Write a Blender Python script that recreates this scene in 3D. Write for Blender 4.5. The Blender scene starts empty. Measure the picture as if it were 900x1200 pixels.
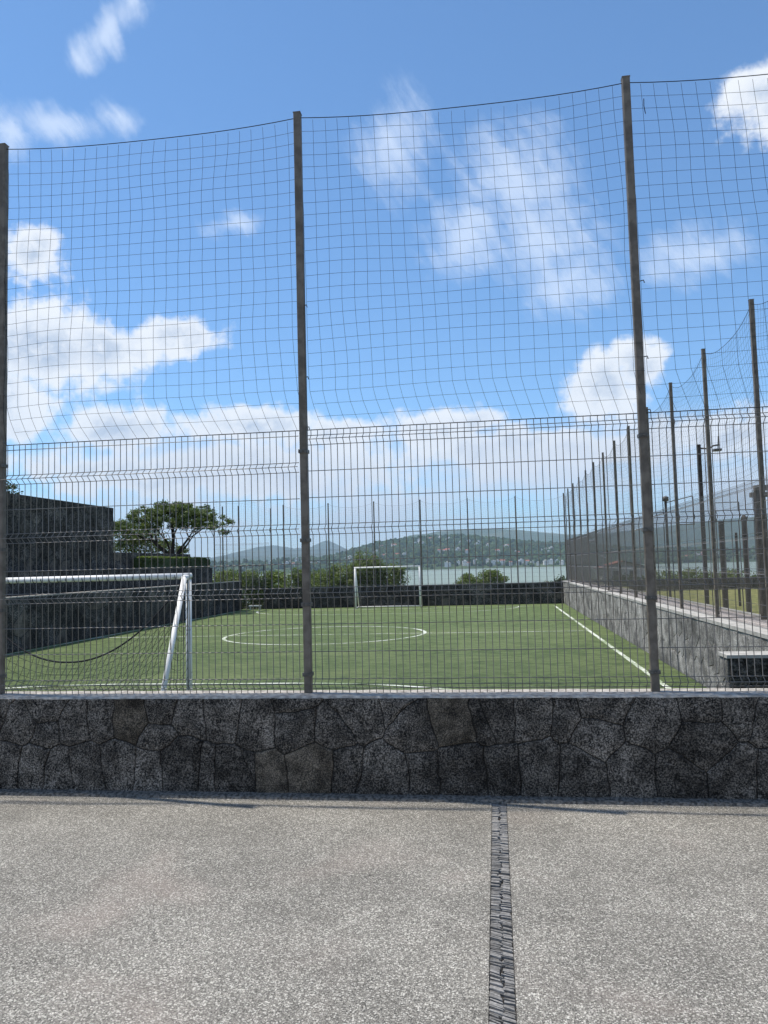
import bpy, math, random
from math import sin, cos, pi, radians, sqrt, atan2, tan
from mathutils import Vector, Matrix, noise

scene = bpy.context.scene
COL = scene.collection
random.seed(7)

# ---------------------------------------------------------------- camera
YAW, PITCH, ROLL, FPX, EYE = 0.13849798, 0.06816748, -0.02634158, 923.61, 1.62
cam = bpy.data.cameras.new("camera")
cam_ob = bpy.data.objects.new("camera", cam)
COL.objects.link(cam_ob)
cam.sensor_fit = 'VERTICAL'
cam.sensor_height = 36.0
cam.lens = 36.0 * FPX / 1200.0
cam.clip_start = 0.05
cam.clip_end = 60000
_f = Vector((-sin(YAW), cos(YAW), 0)); _r = Vector((cos(YAW), sin(YAW), 0)); _u = Vector((0, 0, 1))
_f2 = _f * cos(PITCH) + _u * sin(PITCH); _u2 = _u * cos(PITCH) - _f * sin(PITCH)
_r3 = _r * cos(ROLL) + _u2 * sin(ROLL); _u3 = _u2 * cos(ROLL) - _r * sin(ROLL)
m = Matrix((_r3, _u3, -_f2)).transposed().to_4x4()
m.translation = Vector((0, 0, EYE))
cam_ob.matrix_world = m
scene.camera = cam_ob

scene.view_settings.view_transform = 'Standard'
scene.view_settings.look = 'None'
scene.view_settings.exposure = 0.38
scene.view_settings.gamma = 1.0

# ---------------------------------------------------------------- sun
SUN_DIR = Vector((-2.14, 0.41, 5.12)).normalized()       # towards the sun
SUN_EL = math.asin(SUN_DIR.z)
SUN_AZ = atan2(SUN_DIR.x, SUN_DIR.y)
sun = bpy.data.lights.new("sun", 'SUN')
sun.energy = 4.1
sun.angle = radians(0.53)
sun.color = (1.0, 0.93, 0.83)
sun_ob = bpy.data.objects.new("sun", sun)
COL.objects.link(sun_ob)
sun_ob.rotation_euler = (-SUN_DIR).to_track_quat('-Z', 'Y').to_euler()

# ---------------------------------------------------------------- world
class NT:
    """small helper for writing node trees"""
    def __init__(s, tree): s.t = tree; s.n = tree.nodes; s.l = tree.links
    def new(s, typ, **kw):
        n = s.n.new(typ)
        for k, v in kw.items():
            if k.startswith('i_'):
                n.inputs[k[2:].replace('_', ' ')].default_value = v
            else: setattr(n, k, v)
        return n
    def put(s, sock, v):
        if isinstance(v, bpy.types.NodeSocket): s.l.new(v, sock)
        else: sock.default_value = v
    def math(s, op, a, b=None, c=None, clamp=False):
        n = s.n.new('ShaderNodeMath'); n.operation = op; n.use_clamp = clamp
        s.put(n.inputs[0], a)
        if b is not None: s.put(n.inputs[1], b)
        if c is not None: s.put(n.inputs[2], c)
        return n.outputs[0]
    def vmath(s, op, a, b=None):
        n = s.n.new('ShaderNodeVectorMath'); n.operation = op
        s.put(n.inputs[0], a)
        if b is not None: s.put(n.inputs[1], b)
        return n.outputs['Value'] if op in ('LENGTH', 'DOT_PRODUCT') else n.outputs[0]
    def noise(s, vec, scale, detail=4.0, rough=0.55, out='Fac', dist=0.0, lac=2.0):
        n = s.n.new('ShaderNodeTexNoise')
        if vec is not None: s.put(n.inputs['Vector'], vec)
        n.inputs['Scale'].default_value = scale; n.inputs['Detail'].default_value = detail
        n.inputs['Roughness'].default_value = rough; n.inputs['Distortion'].default_value = dist
        n.inputs['Lacunarity'].default_value = lac
        return n.outputs[out]
    def voro(s, vec, scale, out='Color', feature='F1', rnd=1.0):
        n = s.n.new('ShaderNodeTexVoronoi'); n.feature = feature
        if vec is not None: s.put(n.inputs['Vector'], vec)
        n.inputs['Scale'].default_value = scale; n.inputs['Randomness'].default_value = rnd
        return n.outputs[out]
    def rng(s, v, a, b, c=0.0, d=1.0, smooth=True):
        n = s.n.new('ShaderNodeMapRange')
        n.interpolation_type = 'SMOOTHSTEP' if smooth else 'LINEAR'
        s.put(n.inputs[0], v)
        for i, q in enumerate((a, b, c, d)): s.put(n.inputs[i + 1], q)
        return n.outputs[0]
    def mix(s, f, a, b, mode='MIX'):
        n = s.n.new('ShaderNodeMix'); n.data_type = 'RGBA'; n.blend_type = mode
        s.put(n.inputs[0], f)
        s.put(n.inputs[6], a if isinstance(a, bpy.types.NodeSocket) else (*a, 1.0))
        s.put(n.inputs[7], b if isinstance(b, bpy.types.NodeSocket) else (*b, 1.0))
        return n.outputs[2]
    def ramp(s, v, stops, interp='LINEAR'):
        n = s.n.new('ShaderNodeValToRGB'); n.color_ramp.interpolation = interp
        s.put(n.inputs[0], v)
        e = n.color_ramp.elements
        while len(e) < len(stops): e.new(0.5)
        for q, (p, c) in zip(e, stops):
            q.position = p; q.color = (*c, 1.0) if not isinstance(c, (int, float)) else (c, c, c, 1)
        return n.outputs[0]

world = bpy.data.worlds.new("World"); scene.world = world
world.use_nodes = True
wt = world.node_tree; wt.nodes.clear()
W = NT(wt)
sky = wt.nodes.new('ShaderNodeTexSky'); sky.sky_type = 'NISHITA'; sky.sun_disc = False
sky.sun_elevation = SUN_EL; sky.sun_rotation = SUN_AZ
sky.altitude = 1500; sky.air_density = 1.0; sky.dust_density = 0.6; sky.ozone_density = 2.6
geo = wt.nodes.new('ShaderNodeNewGeometry')
tc = wt.nodes.new('ShaderNodeTexCoord')
dirn = W.vmath('NORMALIZE', tc.outputs['Generated'])
sep = wt.nodes.new('ShaderNodeSeparateXYZ'); wt.links.new(dirn, sep.inputs[0])
az = W.math('MULTIPLY', W.math('ARCTAN2', sep.outputs[0], sep.outputs[1]), 57.29578)
el = W.math('MULTIPLY', W.math('ARCSINE', sep.outputs[2]), 57.29578)
warp = W.noise(dirn, 9.0, 5.0, 0.6, out='Color')
wv = W.vmath('MULTIPLY', W.vmath('SUBTRACT', warp, (0.5, 0.5, 0.5)), (6.0, 4.0, 0.0))
comb = wt.nodes.new('ShaderNodeCombineXYZ')
wt.links.new(az, comb.inputs[0]); wt.links.new(el, comb.inputs[1])
ae0 = comb.outputs[0]
ae = W.vmath('ADD', ae0, wv)
def blobs(lst, vec):
    acc = None
    for (a, e, ra, re) in lst:
        d = W.vmath('LENGTH', W.vmath('MULTIPLY', W.vmath('SUBTRACT', vec, (a, e, 0)), (1 / ra, 1 / re, 0)))
        s_ = W.math('SUBTRACT', 1.0, d)
        acc = s_ if acc is None else W.math('SMOOTH_MAX', acc, s_, 0.25)
    return acc
CUM = [(-32.9, 20.65, 2.9, 2.0), (-31.4, 15.2, 5.3, 3.6), (-27.0, 15.0, 4.3, 2.4), (-22.9, 16.3, 3.9, 2.0),
       (-33.5, 11.6, 4.6, 3.4), (-26.4, 10.3, 4.6, 2.1), (-17.6, 9.9, 7.2, 1.9), (-10.9, 9.2, 5.2, 1.6),
       (-2.8, 9.8, 5.0, 1.7), (8.3, 12.1, 3.3, 3.0), (9.9, 13.4, 2.6, 2.1), (4.5, 8.0, 11.5, 2.0),
       (-20.1, 6.9, 18.5, 2.6), (20.3, 27.6, 4.0, 2.9), (1.5, 7.6, 8.0, 2.2), (16.8, 8.2, 8.0, 2.2), (25.0, 29.0, 4.5, 3.5), (-40, 17, 6, 5)]
WIS = [(-27.3, 34.3, 1.3, 1.6), (-28.4, 33.0, 1.3, 1.1), (-26.0, 35.8, 1.3, 1.3), (-30.8, 28.3, 3.0, 1.2),
       (-26.3, 29.3, 1.2, 1.3), (-33.9, 27.4, 1.2, 1.4), (2.4, 26.2, 3.8, 3.2), (4.0, 22.4, 4.4, 3.4),
       (-1.4, 23.0, 3.4, 2.6), (6.4, 19.2, 3.6, 2.4), (-6.1, 28.6, 3.0, 3.2), (14.4, 20.0, 3.6, 1.8), (-18.8, 24.1, 1.7, 0.8)]
fine = W.math('ADD', W.math('MULTIPLY', W.noise(dirn, 22.0, 9.0, 0.60), 0.85), W.math('MULTIPLY', W.noise(dirn, 60.0, 5.0, 0.55), 0.15))
fineb = W.math('SUBTRACT', fine, 0.5)
mid_ = W.math('SUBTRACT', W.noise(dirn, 5.0, 5.0, 0.55), 0.5)
cumF = W.math('ADD', blobs(CUM, ae), W.math('MULTIPLY', fineb, 1.9))
# the same kind of sky goes on outside the frame
outside = W.math('MAXIMUM', W.rng(W.math('ABSOLUTE', W.math('ADD', az, 7.0)), 36.0, 50.0), W.rng(el, 38.0, 48.0))
gen = W.math('SUBTRACT', W.math('MULTIPLY', W.math('SUBTRACT', W.noise(dirn, 2.6, 8.0, 0.55), 0.53), 5.0), W.rng(outside, 0.0, 1.0, 4.0, 0.0))
cumF = W.math('MAXIMUM', cumF, gen)
cumM = W.rng(cumF, 0.02, 0.48)
sw = W.vmath('ADD', ae0, W.vmath('MULTIPLY', wv, (0.45, 0.6, 0.0)))
su = W.vmath('DOT_PRODUCT', sw, (0.34, 0.27, 0.0)); sv = W.vmath('DOT_PRODUCT', sw, (-0.045, 0.075, 0.0))
cs = wt.nodes.new('ShaderNodeCombineXYZ'); wt.links.new(su, cs.inputs[0]); wt.links.new(sv, cs.inputs[1])
streak = W.math('SUBTRACT', W.noise(cs.outputs[0], 2.1, 7.0, 0.62), 0.5)
wisF = W.math('ADD', blobs(WIS, ae), W.math('ADD', W.math('MULTIPLY', fineb, 1.3), W.math('ADD', W.math('MULTIPLY', streak, 1.5), W.math('MULTIPLY', mid_, 0.8))))
wisM = W.math('MULTIPLY', W.rng(wisF, -0.3, 1.2), 0.66)
# soft banks of thin cloud low over the horizon
lowN = W.noise(W.vmath('MULTIPLY', dirn, (1.0, 1.0, 3.2)), 4.2, 7.0, 0.55)
lowM = W.math('MULTIPLY', W.math('MULTIPLY', W.rng(lowN, 0.28, 0.62), W.rng(el, 11.0, 7.0)), 0.85)
# shading of the cumulus: relief from the noise, greyer inside and below
offs = W.vmath('ADD', dirn, (-0.012, 0.0, 0.022))
rel = W.math('SUBTRACT', W.noise(dirn, 11.0, 6.0, 0.6), W.noise(offs, 11.0, 6.0, 0.6))
shade = W.math('ADD', W.rng(rel, -0.10, 0.10, 0.0, 1.0), 0.0)
deep = W.rng(cumF, 0.25, 1.0)
lit = W.math('SUBTRACT', 1.0, W.math('MULTIPLY', deep, W.math('SUBTRACT', 1.05, W.math('MULTIPLY', shade, 0.95))), clamp=True)
CW = 9.0
ccol = W.mix(lit, (0.45 * CW, 0.54 * CW, 0.68 * CW), (0.88 * CW, 0.91 * CW, 0.95 * CW))
wcol = (0.74 * CW, 0.84 * CW, 1.0 * CW)
skyc = W.mix(1.0, sky.outputs[0], (1.03, 1.35, 1.50), mode='MULTIPLY')
s1 = W.mix(wisM, skyc, wcol)
s2 = W.mix(W.math('MULTIPLY', cumM, 0.93), s1, ccol)
s3 = W.mix(lowM, s2, (0.70 * CW, 0.76 * CW, 0.86 * CW))
bg = wt.nodes.new('ShaderNodeBackground'); bg.inputs['Strength'].default_value = 0.10
wt.links.new(s3, bg.inputs[0])
wo = wt.nodes.new('ShaderNodeOutputWorld'); wt.links.new(bg.outputs[0], wo.inputs[0])
world.cycles.sampling_method = 'MANUAL'; world.cycles.sample_map_resolution = 512

# ================================================================ materials
def mat(name, rough=0.8, spec=0.3, metal=0.0):
    mt = bpy.data.materials.new(name); mt.use_nodes = True
    N = NT(mt.node_tree)
    b = mt.node_tree.nodes['Principled BSDF']
    b.inputs['Roughness'].default_value = rough
    b.inputs['Specular IOR Level'].default_value = spec
    b.inputs['Metallic'].default_value = metal
    g = mt.node_tree.nodes.new('ShaderNodeNewGeometry')
    N.pos = g.outputs['Position']; N.geo = g; N.b = b
    N.info = mt.node_tree.nodes.new('ShaderNodeObjectInfo')
    return mt, N
def setcol(N, c): N.put(N.b.inputs['Base Color'], c if isinstance(c, bpy.types.NodeSocket) else (*c, 1.0))
def bump(N, h, dist, strength=1.0):
    n = N.n.new('ShaderNodeBump'); n.inputs['Distance'].default_value = dist; n.inputs['Strength'].default_value = strength
    N.put(n.inputs['Height'], h); N.l.new(n.outputs[0], N.b.inputs['Normal'])

def volcanic(name, dark, light, scale=1.0, tint=(0.20, 0.165, 0.125), bumpd=0.006, var=0.5, thr=0.88):
    mt, N = mat(name, 0.92, 0.15)
    p = N.pos
    g1 = N.noise(p, 95 * scale, 3.0, 0.7)
    g2 = N.noise(p, 14 * scale, 5.0, 0.6)
    g3 = N.noise(p, 2.6 * scale, 3.0, 0.5)
    v = N.voro(p, 120 * scale, 'Distance')
    f = N.math('ADD', N.math('MULTIPLY', N.rng(g1, 0.42, 0.66), 0.9), N.math('MULTIPLY', N.rng(g2, 0.35, 0.7), 0.22))
    rnd = N.info.outputs['Random']
    base = N.mix(f, dark, light)
    base = N.mix(N.math('MULTIPLY', N.rng(rnd, thr, thr + 0.06), 0.9), base, N.mix(1.0, N.mix(0.6, base, (0.16, 0.16, 0.16)), tuple(min(1.0, q * 8.5) for q in tint), mode='MULTIPLY'))       # a few brown stones
    k = N.math('ADD', 1.0 - var * 0.5, N.math('MULTIPLY', rnd, var))
    k = N.math('MULTIPLY', k, N.rng(g3, 0.25, 0.75, 0.62, 1.3)); k = N.math('MULTIPLY', k, N.rng(N.noise(p, 7.5 * scale, 5.0, 0.65), 0.36, 0.62, 0.5, 1.15))
    kc = N.n.new('ShaderNodeCombineXYZ')
    for i in range(3): N.l.new(k, kc.inputs[i])
    base = N.mix(1.0, base, kc.outputs[0], mode='MULTIPLY')
    pits = N.rng(v, 0.0, 0.28)
    base = N.mix(N.math('MULTIPLY', N.math('SUBTRACT', 1.0, pits), 0.55), base, (0.02, 0.022, 0.027))
    setcol(N, base)
    h = N.math('ADD', N.math('MULTIPLY', g1, 0.6), N.math('ADD', N.math('MULTIPLY', pits, 0.4), N.math('MULTIPLY', g2, 1.2)))
    bump(N, h, bumpd)
    return mt
M = {}
M['stone'] = volcanic('dark_volcanic_stone', (0.010, 0.009, 0.008), (0.26, 0.228, 0.195), 1.0, tint=(0.125, 0.10, 0.075), thr=2.0)
M['stone_tan'] = volcanic('tan_volcanic_stone', (0.035, 0.03, 0.024), (0.23, 0.19, 0.145), 1.3, thr=2.0, var=0.3)
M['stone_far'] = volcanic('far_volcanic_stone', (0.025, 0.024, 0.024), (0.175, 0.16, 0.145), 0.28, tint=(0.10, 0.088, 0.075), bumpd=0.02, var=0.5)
M['stone_lit'] = volcanic('sunlit_volcanic_stone', (0.20, 0.195, 0.185), (0.44, 0.425, 0.395), 0.45, tint=(0.27, 0.25, 0.23), bumpd=0.012, var=0.22)  # paler copy of the stone, sunlight on left-facing walls put into its colour

def simple(name, c1, c2, scale, rough=0.8, spec=0.3, bd=0.0, metal=0.0, detail=4.0, lo=0.35, hi=0.65):
    mt, N = mat(name, rough, spec, metal)
    n = N.noise(N.pos, scale, detail, 0.6)
    setcol(N, N.mix(N.rng(n, lo, hi), c1, c2))
    if bd: bump(N, n, bd)
    return mt
M['mortar'] = simple('dark_mortar', (0.02, 0.019, 0.018), (0.06, 0.056, 0.052), 60, 0.95, 0.1, 0.003)
M['cap'] = simple('pale_mortar_cap', (0.25, 0.23, 0.205), (0.46, 0.43, 0.385), 22, 0.9, 0.2, 0.004)
M['fillet'] = simple('grey_mortar_fillet', (0.055, 0.052, 0.048), (0.19, 0.178, 0.16), 45, 0.95, 0.1, 0.01)
M['post'] = simple('weathered_brown_grey_steel', (0.10, 0.081, 0.062), (0.17, 0.142, 0.112), 11, 0.55, 0.4, 0.0)
M['wire'] = simple('brown_grey_coated_wire', (0.09, 0.081, 0.071), (0.135, 0.122, 0.107), 5, 0.33, 0.8)
M['clamp'] = simple('dark_steel_clamp', (0.06, 0.052, 0.045), (0.11, 0.10, 0.085), 40, 0.5, 0.5)
M['net'] = simple('dark_nylon_net', (0.02, 0.022, 0.028), (0.035, 0.036, 0.042), 5, 0.8, 0.2)
M['rope'] = simple('black_rope', (0.015, 0.015, 0.018), (0.03, 0.03, 0.033), 80, 0.8, 0.2)
M['white'] = simple('white_goal_paint', (0.34, 0.32, 0.29), (0.80, 0.79, 0.76), 11, 0.45, 0.4, lo=0.30, hi=0.40, detail=8.0)
M['dark_timber'] = simple('dark_brown_timber', (0.035, 0.028, 0.024), (0.075, 0.062, 0.052), 12, 0.8, 0.2)
M['walk'] = simple('pinkish_concrete_walk', (0.36, 0.31, 0.28), (0.47, 0.42, 0.385), 3.0, 0.9, 0.2, 0.002)
M['kerb'] = simple('pale_concrete_kerb', (0.33, 0.32, 0.295), (0.45, 0.435, 0.40), 6.0, 0.9, 0.2, 0.002)
M['lawn'] = simple('dry_yellow_green_lawn', (0.13, 0.15, 0.045), (0.30, 0.28, 0.11), 5.0, 0.95, 0.1, 0.02)
M['soil'] = simple('scrubby_ground', (0.04, 0.05, 0.02), (0.10, 0.10, 0.05), 0.6, 0.95, 0.1, 0.05)
M['bark'] = simple('dark_bark', (0.022, 0.018, 0.015), (0.06, 0.05, 0.042), 30, 0.95, 0.1, 0.01)
M['plaster'] = simple('pale_plaster', (0.55, 0.54, 0.50), (0.68, 0.66, 0.62), 1.0, 0.9, 0.2)
M['tile'] = simple('terracotta_roof_tile', (0.30, 0.11, 0.075), (0.42, 0.17, 0.12), 3.0, 0.85, 0.2)
M['house_white'] = simple('white_house_wall', (0.72, 0.70, 0.67), (0.82, 0.80, 0.77), 0.05, 0.9, 0.2)
M['house_tan'] = simple('tan_house_wall', (0.40, 0.34, 0.27), (0.52, 0.46, 0.38), 0.05, 0.9, 0.2)
M['window'] = simple('dark_window_glass', (0.03, 0.035, 0.04), (0.05, 0.055, 0.06), 1.0, 0.2, 0.5)

# pavement: exposed aggregate
mt, N = mat('exposed_aggregate_concrete', 0.82, 0.25)
w1 = N.vmath('ADD', N.pos, N.vmath('MULTIPLY', N.vmath('SUBTRACT', N.noise(N.pos, 70, 2, 0.5, out='Color'), (0.5, 0.5, 0.5)), (0.012, 0.012, 0)))
vc = N.n.new('ShaderNodeSeparateColor'); N.l.new(N.voro(w1, 125.0), vc.inputs[0])
vd = N.voro(w1, 125.0, 'Distance')
vc2 = N.n.new('ShaderNodeSeparateColor'); N.l.new(N.voro(N.pos, 260.0), vc2.inputs[0])
chip = N.math('MULTIPLY', N.rng(vc.outputs[0], 0.56, 0.66), N.rng(vd, 0.62, 0.42))
big = N.noise(N.pos, 1.1, 4, 0.55); med = N.noise(N.pos, 6.5, 4, 0.6)
grd = N.ramp(vc2.outputs[1], [(0.0, (0.055, 0.052, 0.048)), (0.35, (0.17, 0.16, 0.148)), (0.75, (0.30, 0.285, 0.26)), (1.0, (0.42, 0.40, 0.365))])
tone = N.mix(vc.outputs[2], (0.71, 0.68, 0.635), (0.47, 0.448, 0.41))
c = N.mix(chip, grd, tone)
st = N.rng(N.math('ADD', N.math('MULTIPLY', big, 0.65), N.math('MULTIPLY', med, 0.35)), 0.32, 0.66, 0.70, 1.00)
cc = N.n.new('ShaderNodeCombineXYZ')
N.l.new(st, cc.inputs[0]); N.l.new(st, cc.inputs[1]); N.l.new(N.math('MULTIPLY', st, 0.955), cc.inputs[2])
c = N.mix(1.0, c, cc.outputs[0], mode='MULTIPLY')
c = N.mix(N.math('MULTIPLY', N.rng(N.noise(N.pos, 0.9, 3, 0.5, dist=0.4), 0.52, 0.72), 0.25), c, (0.38, 0.30, 0.26))
# small dark spots dropped on the slab
dsp = N.rng(N.voro(N.pos, 2.2, 'Distance'), 0.028, 0.016)
c = N.mix(N.math('MULTIPLY', dsp, 0.8), c, (0.05, 0.045, 0.04))
setcol(N, c)
bump(N, N.math('ADD', chip, N.math('MULTIPLY', vc2.outputs[1], 0.6)), 0.0022)
M['pave'] = mt

# slate slivers in the joint
mt, N = mat('grey_slate_slivers', 0.9, 0.12)
f = N.noise(N.pos, 90, 3, 0.6)
k = N.rng(N.info.outputs['Random'], 0.0, 1.0, 0.6, 1.3, False)
kc = N.n.new('ShaderNodeCombineXYZ')
for i in range(3): N.l.new(k, kc.inputs[i])
setcol(N, N.mix(1.0, N.mix(N.rng(f, 0.3, 0.7), (0.15, 0.147, 0.14), (0.26, 0.253, 0.243)), kc.outputs[0], mode='MULTIPLY'))
bump(N, f, 0.002)
M['slate'] = mt

# turf
mt, N = mat('artificial_turf', 0.75, 0.18)
a = N.noise(N.vmath('MULTIPLY', N.pos, (1.0, 1.0, 1.0)), 240, 2, 0.6)
b_ = N.noise(N.vmath('MULTIPLY', N.pos, (0.7, 1.0, 1.0)), 4.5, 6, 0.72)
c_ = N.noise(N.vmath('MULTIPLY', N.pos, (0.25, 1.0, 1.0)), 0.9, 4, 0.6)
c = N.mix(N.rng(b_, 0.38, 0.62), (0.088, 0.128, 0.046), (0.190, 0.245, 0.095))
c = N.mix(N.math('MULTIPLY', N.rng(a, 0.3, 0.7), 0.5), c, (0.055, 0.095, 0.03))
c = N.mix(N.math('MULTIPLY', N.rng(c_, 0.45, 0.7), 0.45), c, (0.225, 0.265, 0.115))
e_ = N.noise(N.vmath('MULTIPLY', N.pos, (0.6, 1.4, 1.0)), 2.6, 8, 0.78)
c = N.mix(N.math('MULTIPLY', N.rng(e_, 0.51, 0.63), 0.72), c, (0.055, 0.085, 0.036))
setcol(N, c); bump(N, N.math('ADD', a, b_), 0.02)
M['turf'] = mt
mt, N = mat('worn_white_turf_line', 0.8, 0.2)
n = N.noise(N.pos, 17, 6, 0.75)
n2 = N.noise(N.pos, 1.3, 3, 0.6)
wear = N.rng(N.math('ADD', N.math('MULTIPLY', n, 0.6), N.math('MULTIPLY', n2, 0.4)), 0.44, 0.56)
setcol(N, N.mix(N.math('ADD', 0.12, N.math('MULTIPLY', wear, 0.8)), (0.74, 0.75, 0.70), (0.20, 0.27, 0.13)))
M['line'] = mt

def leafmat(name, c1, c2, c3, rough=0.55):
    mt, N = mat(name, rough, 0.25)
    r = N.geo.outputs['Random Per Island']
    big = N.noise(N.pos, 1.7, 3, 0.5)
    c = N.mix(r, c1, c2)
    c = N.mix(N.math('MULTIPLY', N.rng(big, 0.45, 0.7), 0.7), c, c3)
    setcol(N, c)
    tr = N.n.new('ShaderNodeBsdfTranslucent'); N.put(tr.inputs[0], N.mix(1.0, c, (1.25, 1.3, 0.7), mode='MULTIPLY'))
    mx = N.n.new('ShaderNodeMixShader'); mx.inputs[0].default_value = 0.3
    N.l.new(N.b.outputs[0], mx.inputs[1]); N.l.new(tr.outputs[0], mx.inputs[2])
    N.l.new(mx.outputs[0], N.n['Material Output'].inputs[0])
    return mt
M['leaf_tree'] = leafmat('tree_leaf', (0.055, 0.085, 0.025), (0.13, 0.17, 0.055), (0.10, 0.14, 0.04))
M['leaf_back'] = leafmat('pale_tree_leaf', (0.08, 0.115, 0.035), (0.15, 0.19, 0.065), (0.12, 0.17, 0.05))
M['leaf_bush'] = leafmat('bush_leaf', (0.08, 0.12, 0.035), (0.18, 0.24, 0.07), (0.19, 0.23, 0.07))
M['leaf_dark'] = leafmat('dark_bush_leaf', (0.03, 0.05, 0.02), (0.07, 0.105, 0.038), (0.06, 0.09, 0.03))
M['leaf_yellow'] = leafmat('yellowing_leaf', (0.16, 0.15, 0.05), (0.26, 0.23, 0.09), (0.20, 0.20, 0.07))
M['leaf_hedge_sunlit'] = leafmat('sunlit_hedge_leaf', (0.09, 0.13, 0.025), (0.19, 0.25, 0.05), (0.16, 0.22, 0.045))  # brighter leaf, sun on the hedge top put into its colour

# far land and lake
mt, N = mat('wooded_hillside', 0.95, 0.05)
n = N.noise(N.pos, 0.02, 6, 0.7); n2 = N.noise(N.pos, 0.003, 4, 0.6)
c = N.mix(N.rng(n, 0.4, 0.65), (0.035, 0.06, 0.022), (0.085, 0.12, 0.05))
c = N.mix(N.math('MULTIPLY', N.rng(n2, 0.5, 0.7), 0.6), c, (0.15, 0.16, 0.09))
setcol(N, c); M['hill'] = mt
mt, N = mat('far_tree_canopy', 0.95, 0.05)
r = N.geo.outputs['Random Per Island']
setcol(N, N.mix(r, (0.022, 0.045, 0.015), (0.085, 0.13, 0.045))); M['canopy'] = mt
mt, N = mat('lake_water', 0.5, 0.25)
n = N.noise(N.vmath('MULTIPLY', N.pos, (0.3, 1.0, 1.0)), 0.01, 4, 0.6)
setcol(N, N.mix(n, (0.21, 0.265, 0.215), (0.26, 0.32, 0.265)))
bump(N, N.noise(N.pos, 0.8, 3, 0.6), 0.12)
M['lake'] = mt

# ================================================================ mesh helpers
class MB:
    def __init__(s): s.v = []; s.f = []; s.m = []
    def add(s, vs, fs, mi=0):
        k = len(s.v); s.v += [tuple(q) for q in vs]
        s.f += [tuple(i + k for i in f) for f in fs]; s.m += [mi] * len(fs)
    def box(s, x0, y0, z0, x1, y1, z1, mi=0):
        s.add([(x0, y0, z0), (x1, y0, z0), (x1, y1, z0), (x0, y1, z0), (x0, y0, z1), (x1, y0, z1), (x1, y1, z1), (x0, y1, z1)],
              [(0, 3, 2, 1), (4, 5, 6, 7), (0, 1, 5, 4), (1, 2, 6, 5), (2, 3, 7, 6), (3, 0, 4, 7)], mi)
    def tube(s, pts, r, n=3, mi=0, cap=False, ph=0.0):
        pts = [Vector(p) for p in pts]; k = len(s.v); L = len(pts)
        rr = r if isinstance(r, (list, tuple)) else [r] * L
        up = None
        for i, p in enumerate(pts):
            t = (pts[min(i + 1, L - 1)] - pts[max(i - 1, 0)])
            if t.length < 1e-9: t = Vector((0, 0, 1))
            t.normalize()
            if up is None or abs(up.dot(t)) > 0.95:
                up = Vector((0, 1, 0)) if abs(t.y) < 0.8 else Vector((1, 0, 0))
            a = t.cross(up).normalized(); b = a.cross(t)
            for j in range(n):
                q = 2 * pi * j / n + ph
                w = p + (a * cos(q) + b * sin(q)) * rr[i]
                s.v.append((w.x, w.y, w.z))
        for i in range(L - 1):
            for j in range(n):
                s.f.append((k + i * n + j, k + i * n + (j + 1) % n, k + (i + 1) * n + (j + 1) % n, k + (i + 1) * n + j)); s.m.append(mi)
        if cap:
            s.f.append(tuple(k + j for j in range(n))[::-1]); s.m.append(mi)
            s.f.append(tuple(k + (L - 1) * n + j for j in range(n))); s.m.append(mi)
    def mesh(s, name, mats, smooth=False):
        me = bpy.data.meshes.new(name)
        me.from_pydata(s.v, [], s.f)
        for q in (mats if isinstance(mats, (list, tuple)) else [mats]): me.materials.append(q)
        if any(s.m): me.polygons.foreach_set('material_index', s.m)
        if smooth: me.polygons.foreach_set('use_smooth', [True] * len(me.polygons))
        me.update(); return me
def ob(name, me, parent=None, loc=(0, 0, 0), kind=None, label=None, cat=None, group=None, rot=None, scale=None):
    if isinstance(me, tuple): me = me[0].mesh(name, *me[1:])
    o = bpy.data.objects.new(name, me); COL.objects.link(o)
    if parent: o.parent = parent
    o.location = loc
    if rot: o.rotation_euler = rot
    if scale: o.scale = scale
    if kind: o['kind'] = kind
    if label: o['label'] = label
    if cat: o['category'] = cat
    if group: o['group'] = group
    return o
def thing(name, label, cat, loc=(0, 0, 0), group=None, rot=None):
    return ob(name, None, None, loc, None, label, cat, group, rot)
def bevel_box(mb, x0, y0, z0, x1, y1, z1, b, mi=0):
    """box with chamfered vertical edges"""
    pr = [(x0 + b, y0), (x1 - b, y0), (x1, y0 + b), (x1, y1 - b), (x1 - b, y1), (x0 + b, y1), (x0, y1 - b), (x0, y0 + b)]
    mb.add([(x, y, z0) for x, y in pr] + [(x, y, z1) for x, y in pr],
           [(i, (i + 1) % 8, 8 + (i + 1) % 8, 8 + i) for i in range(8)] + [tuple(range(8))[::-1], tuple(range(8, 16))], mi)

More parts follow.
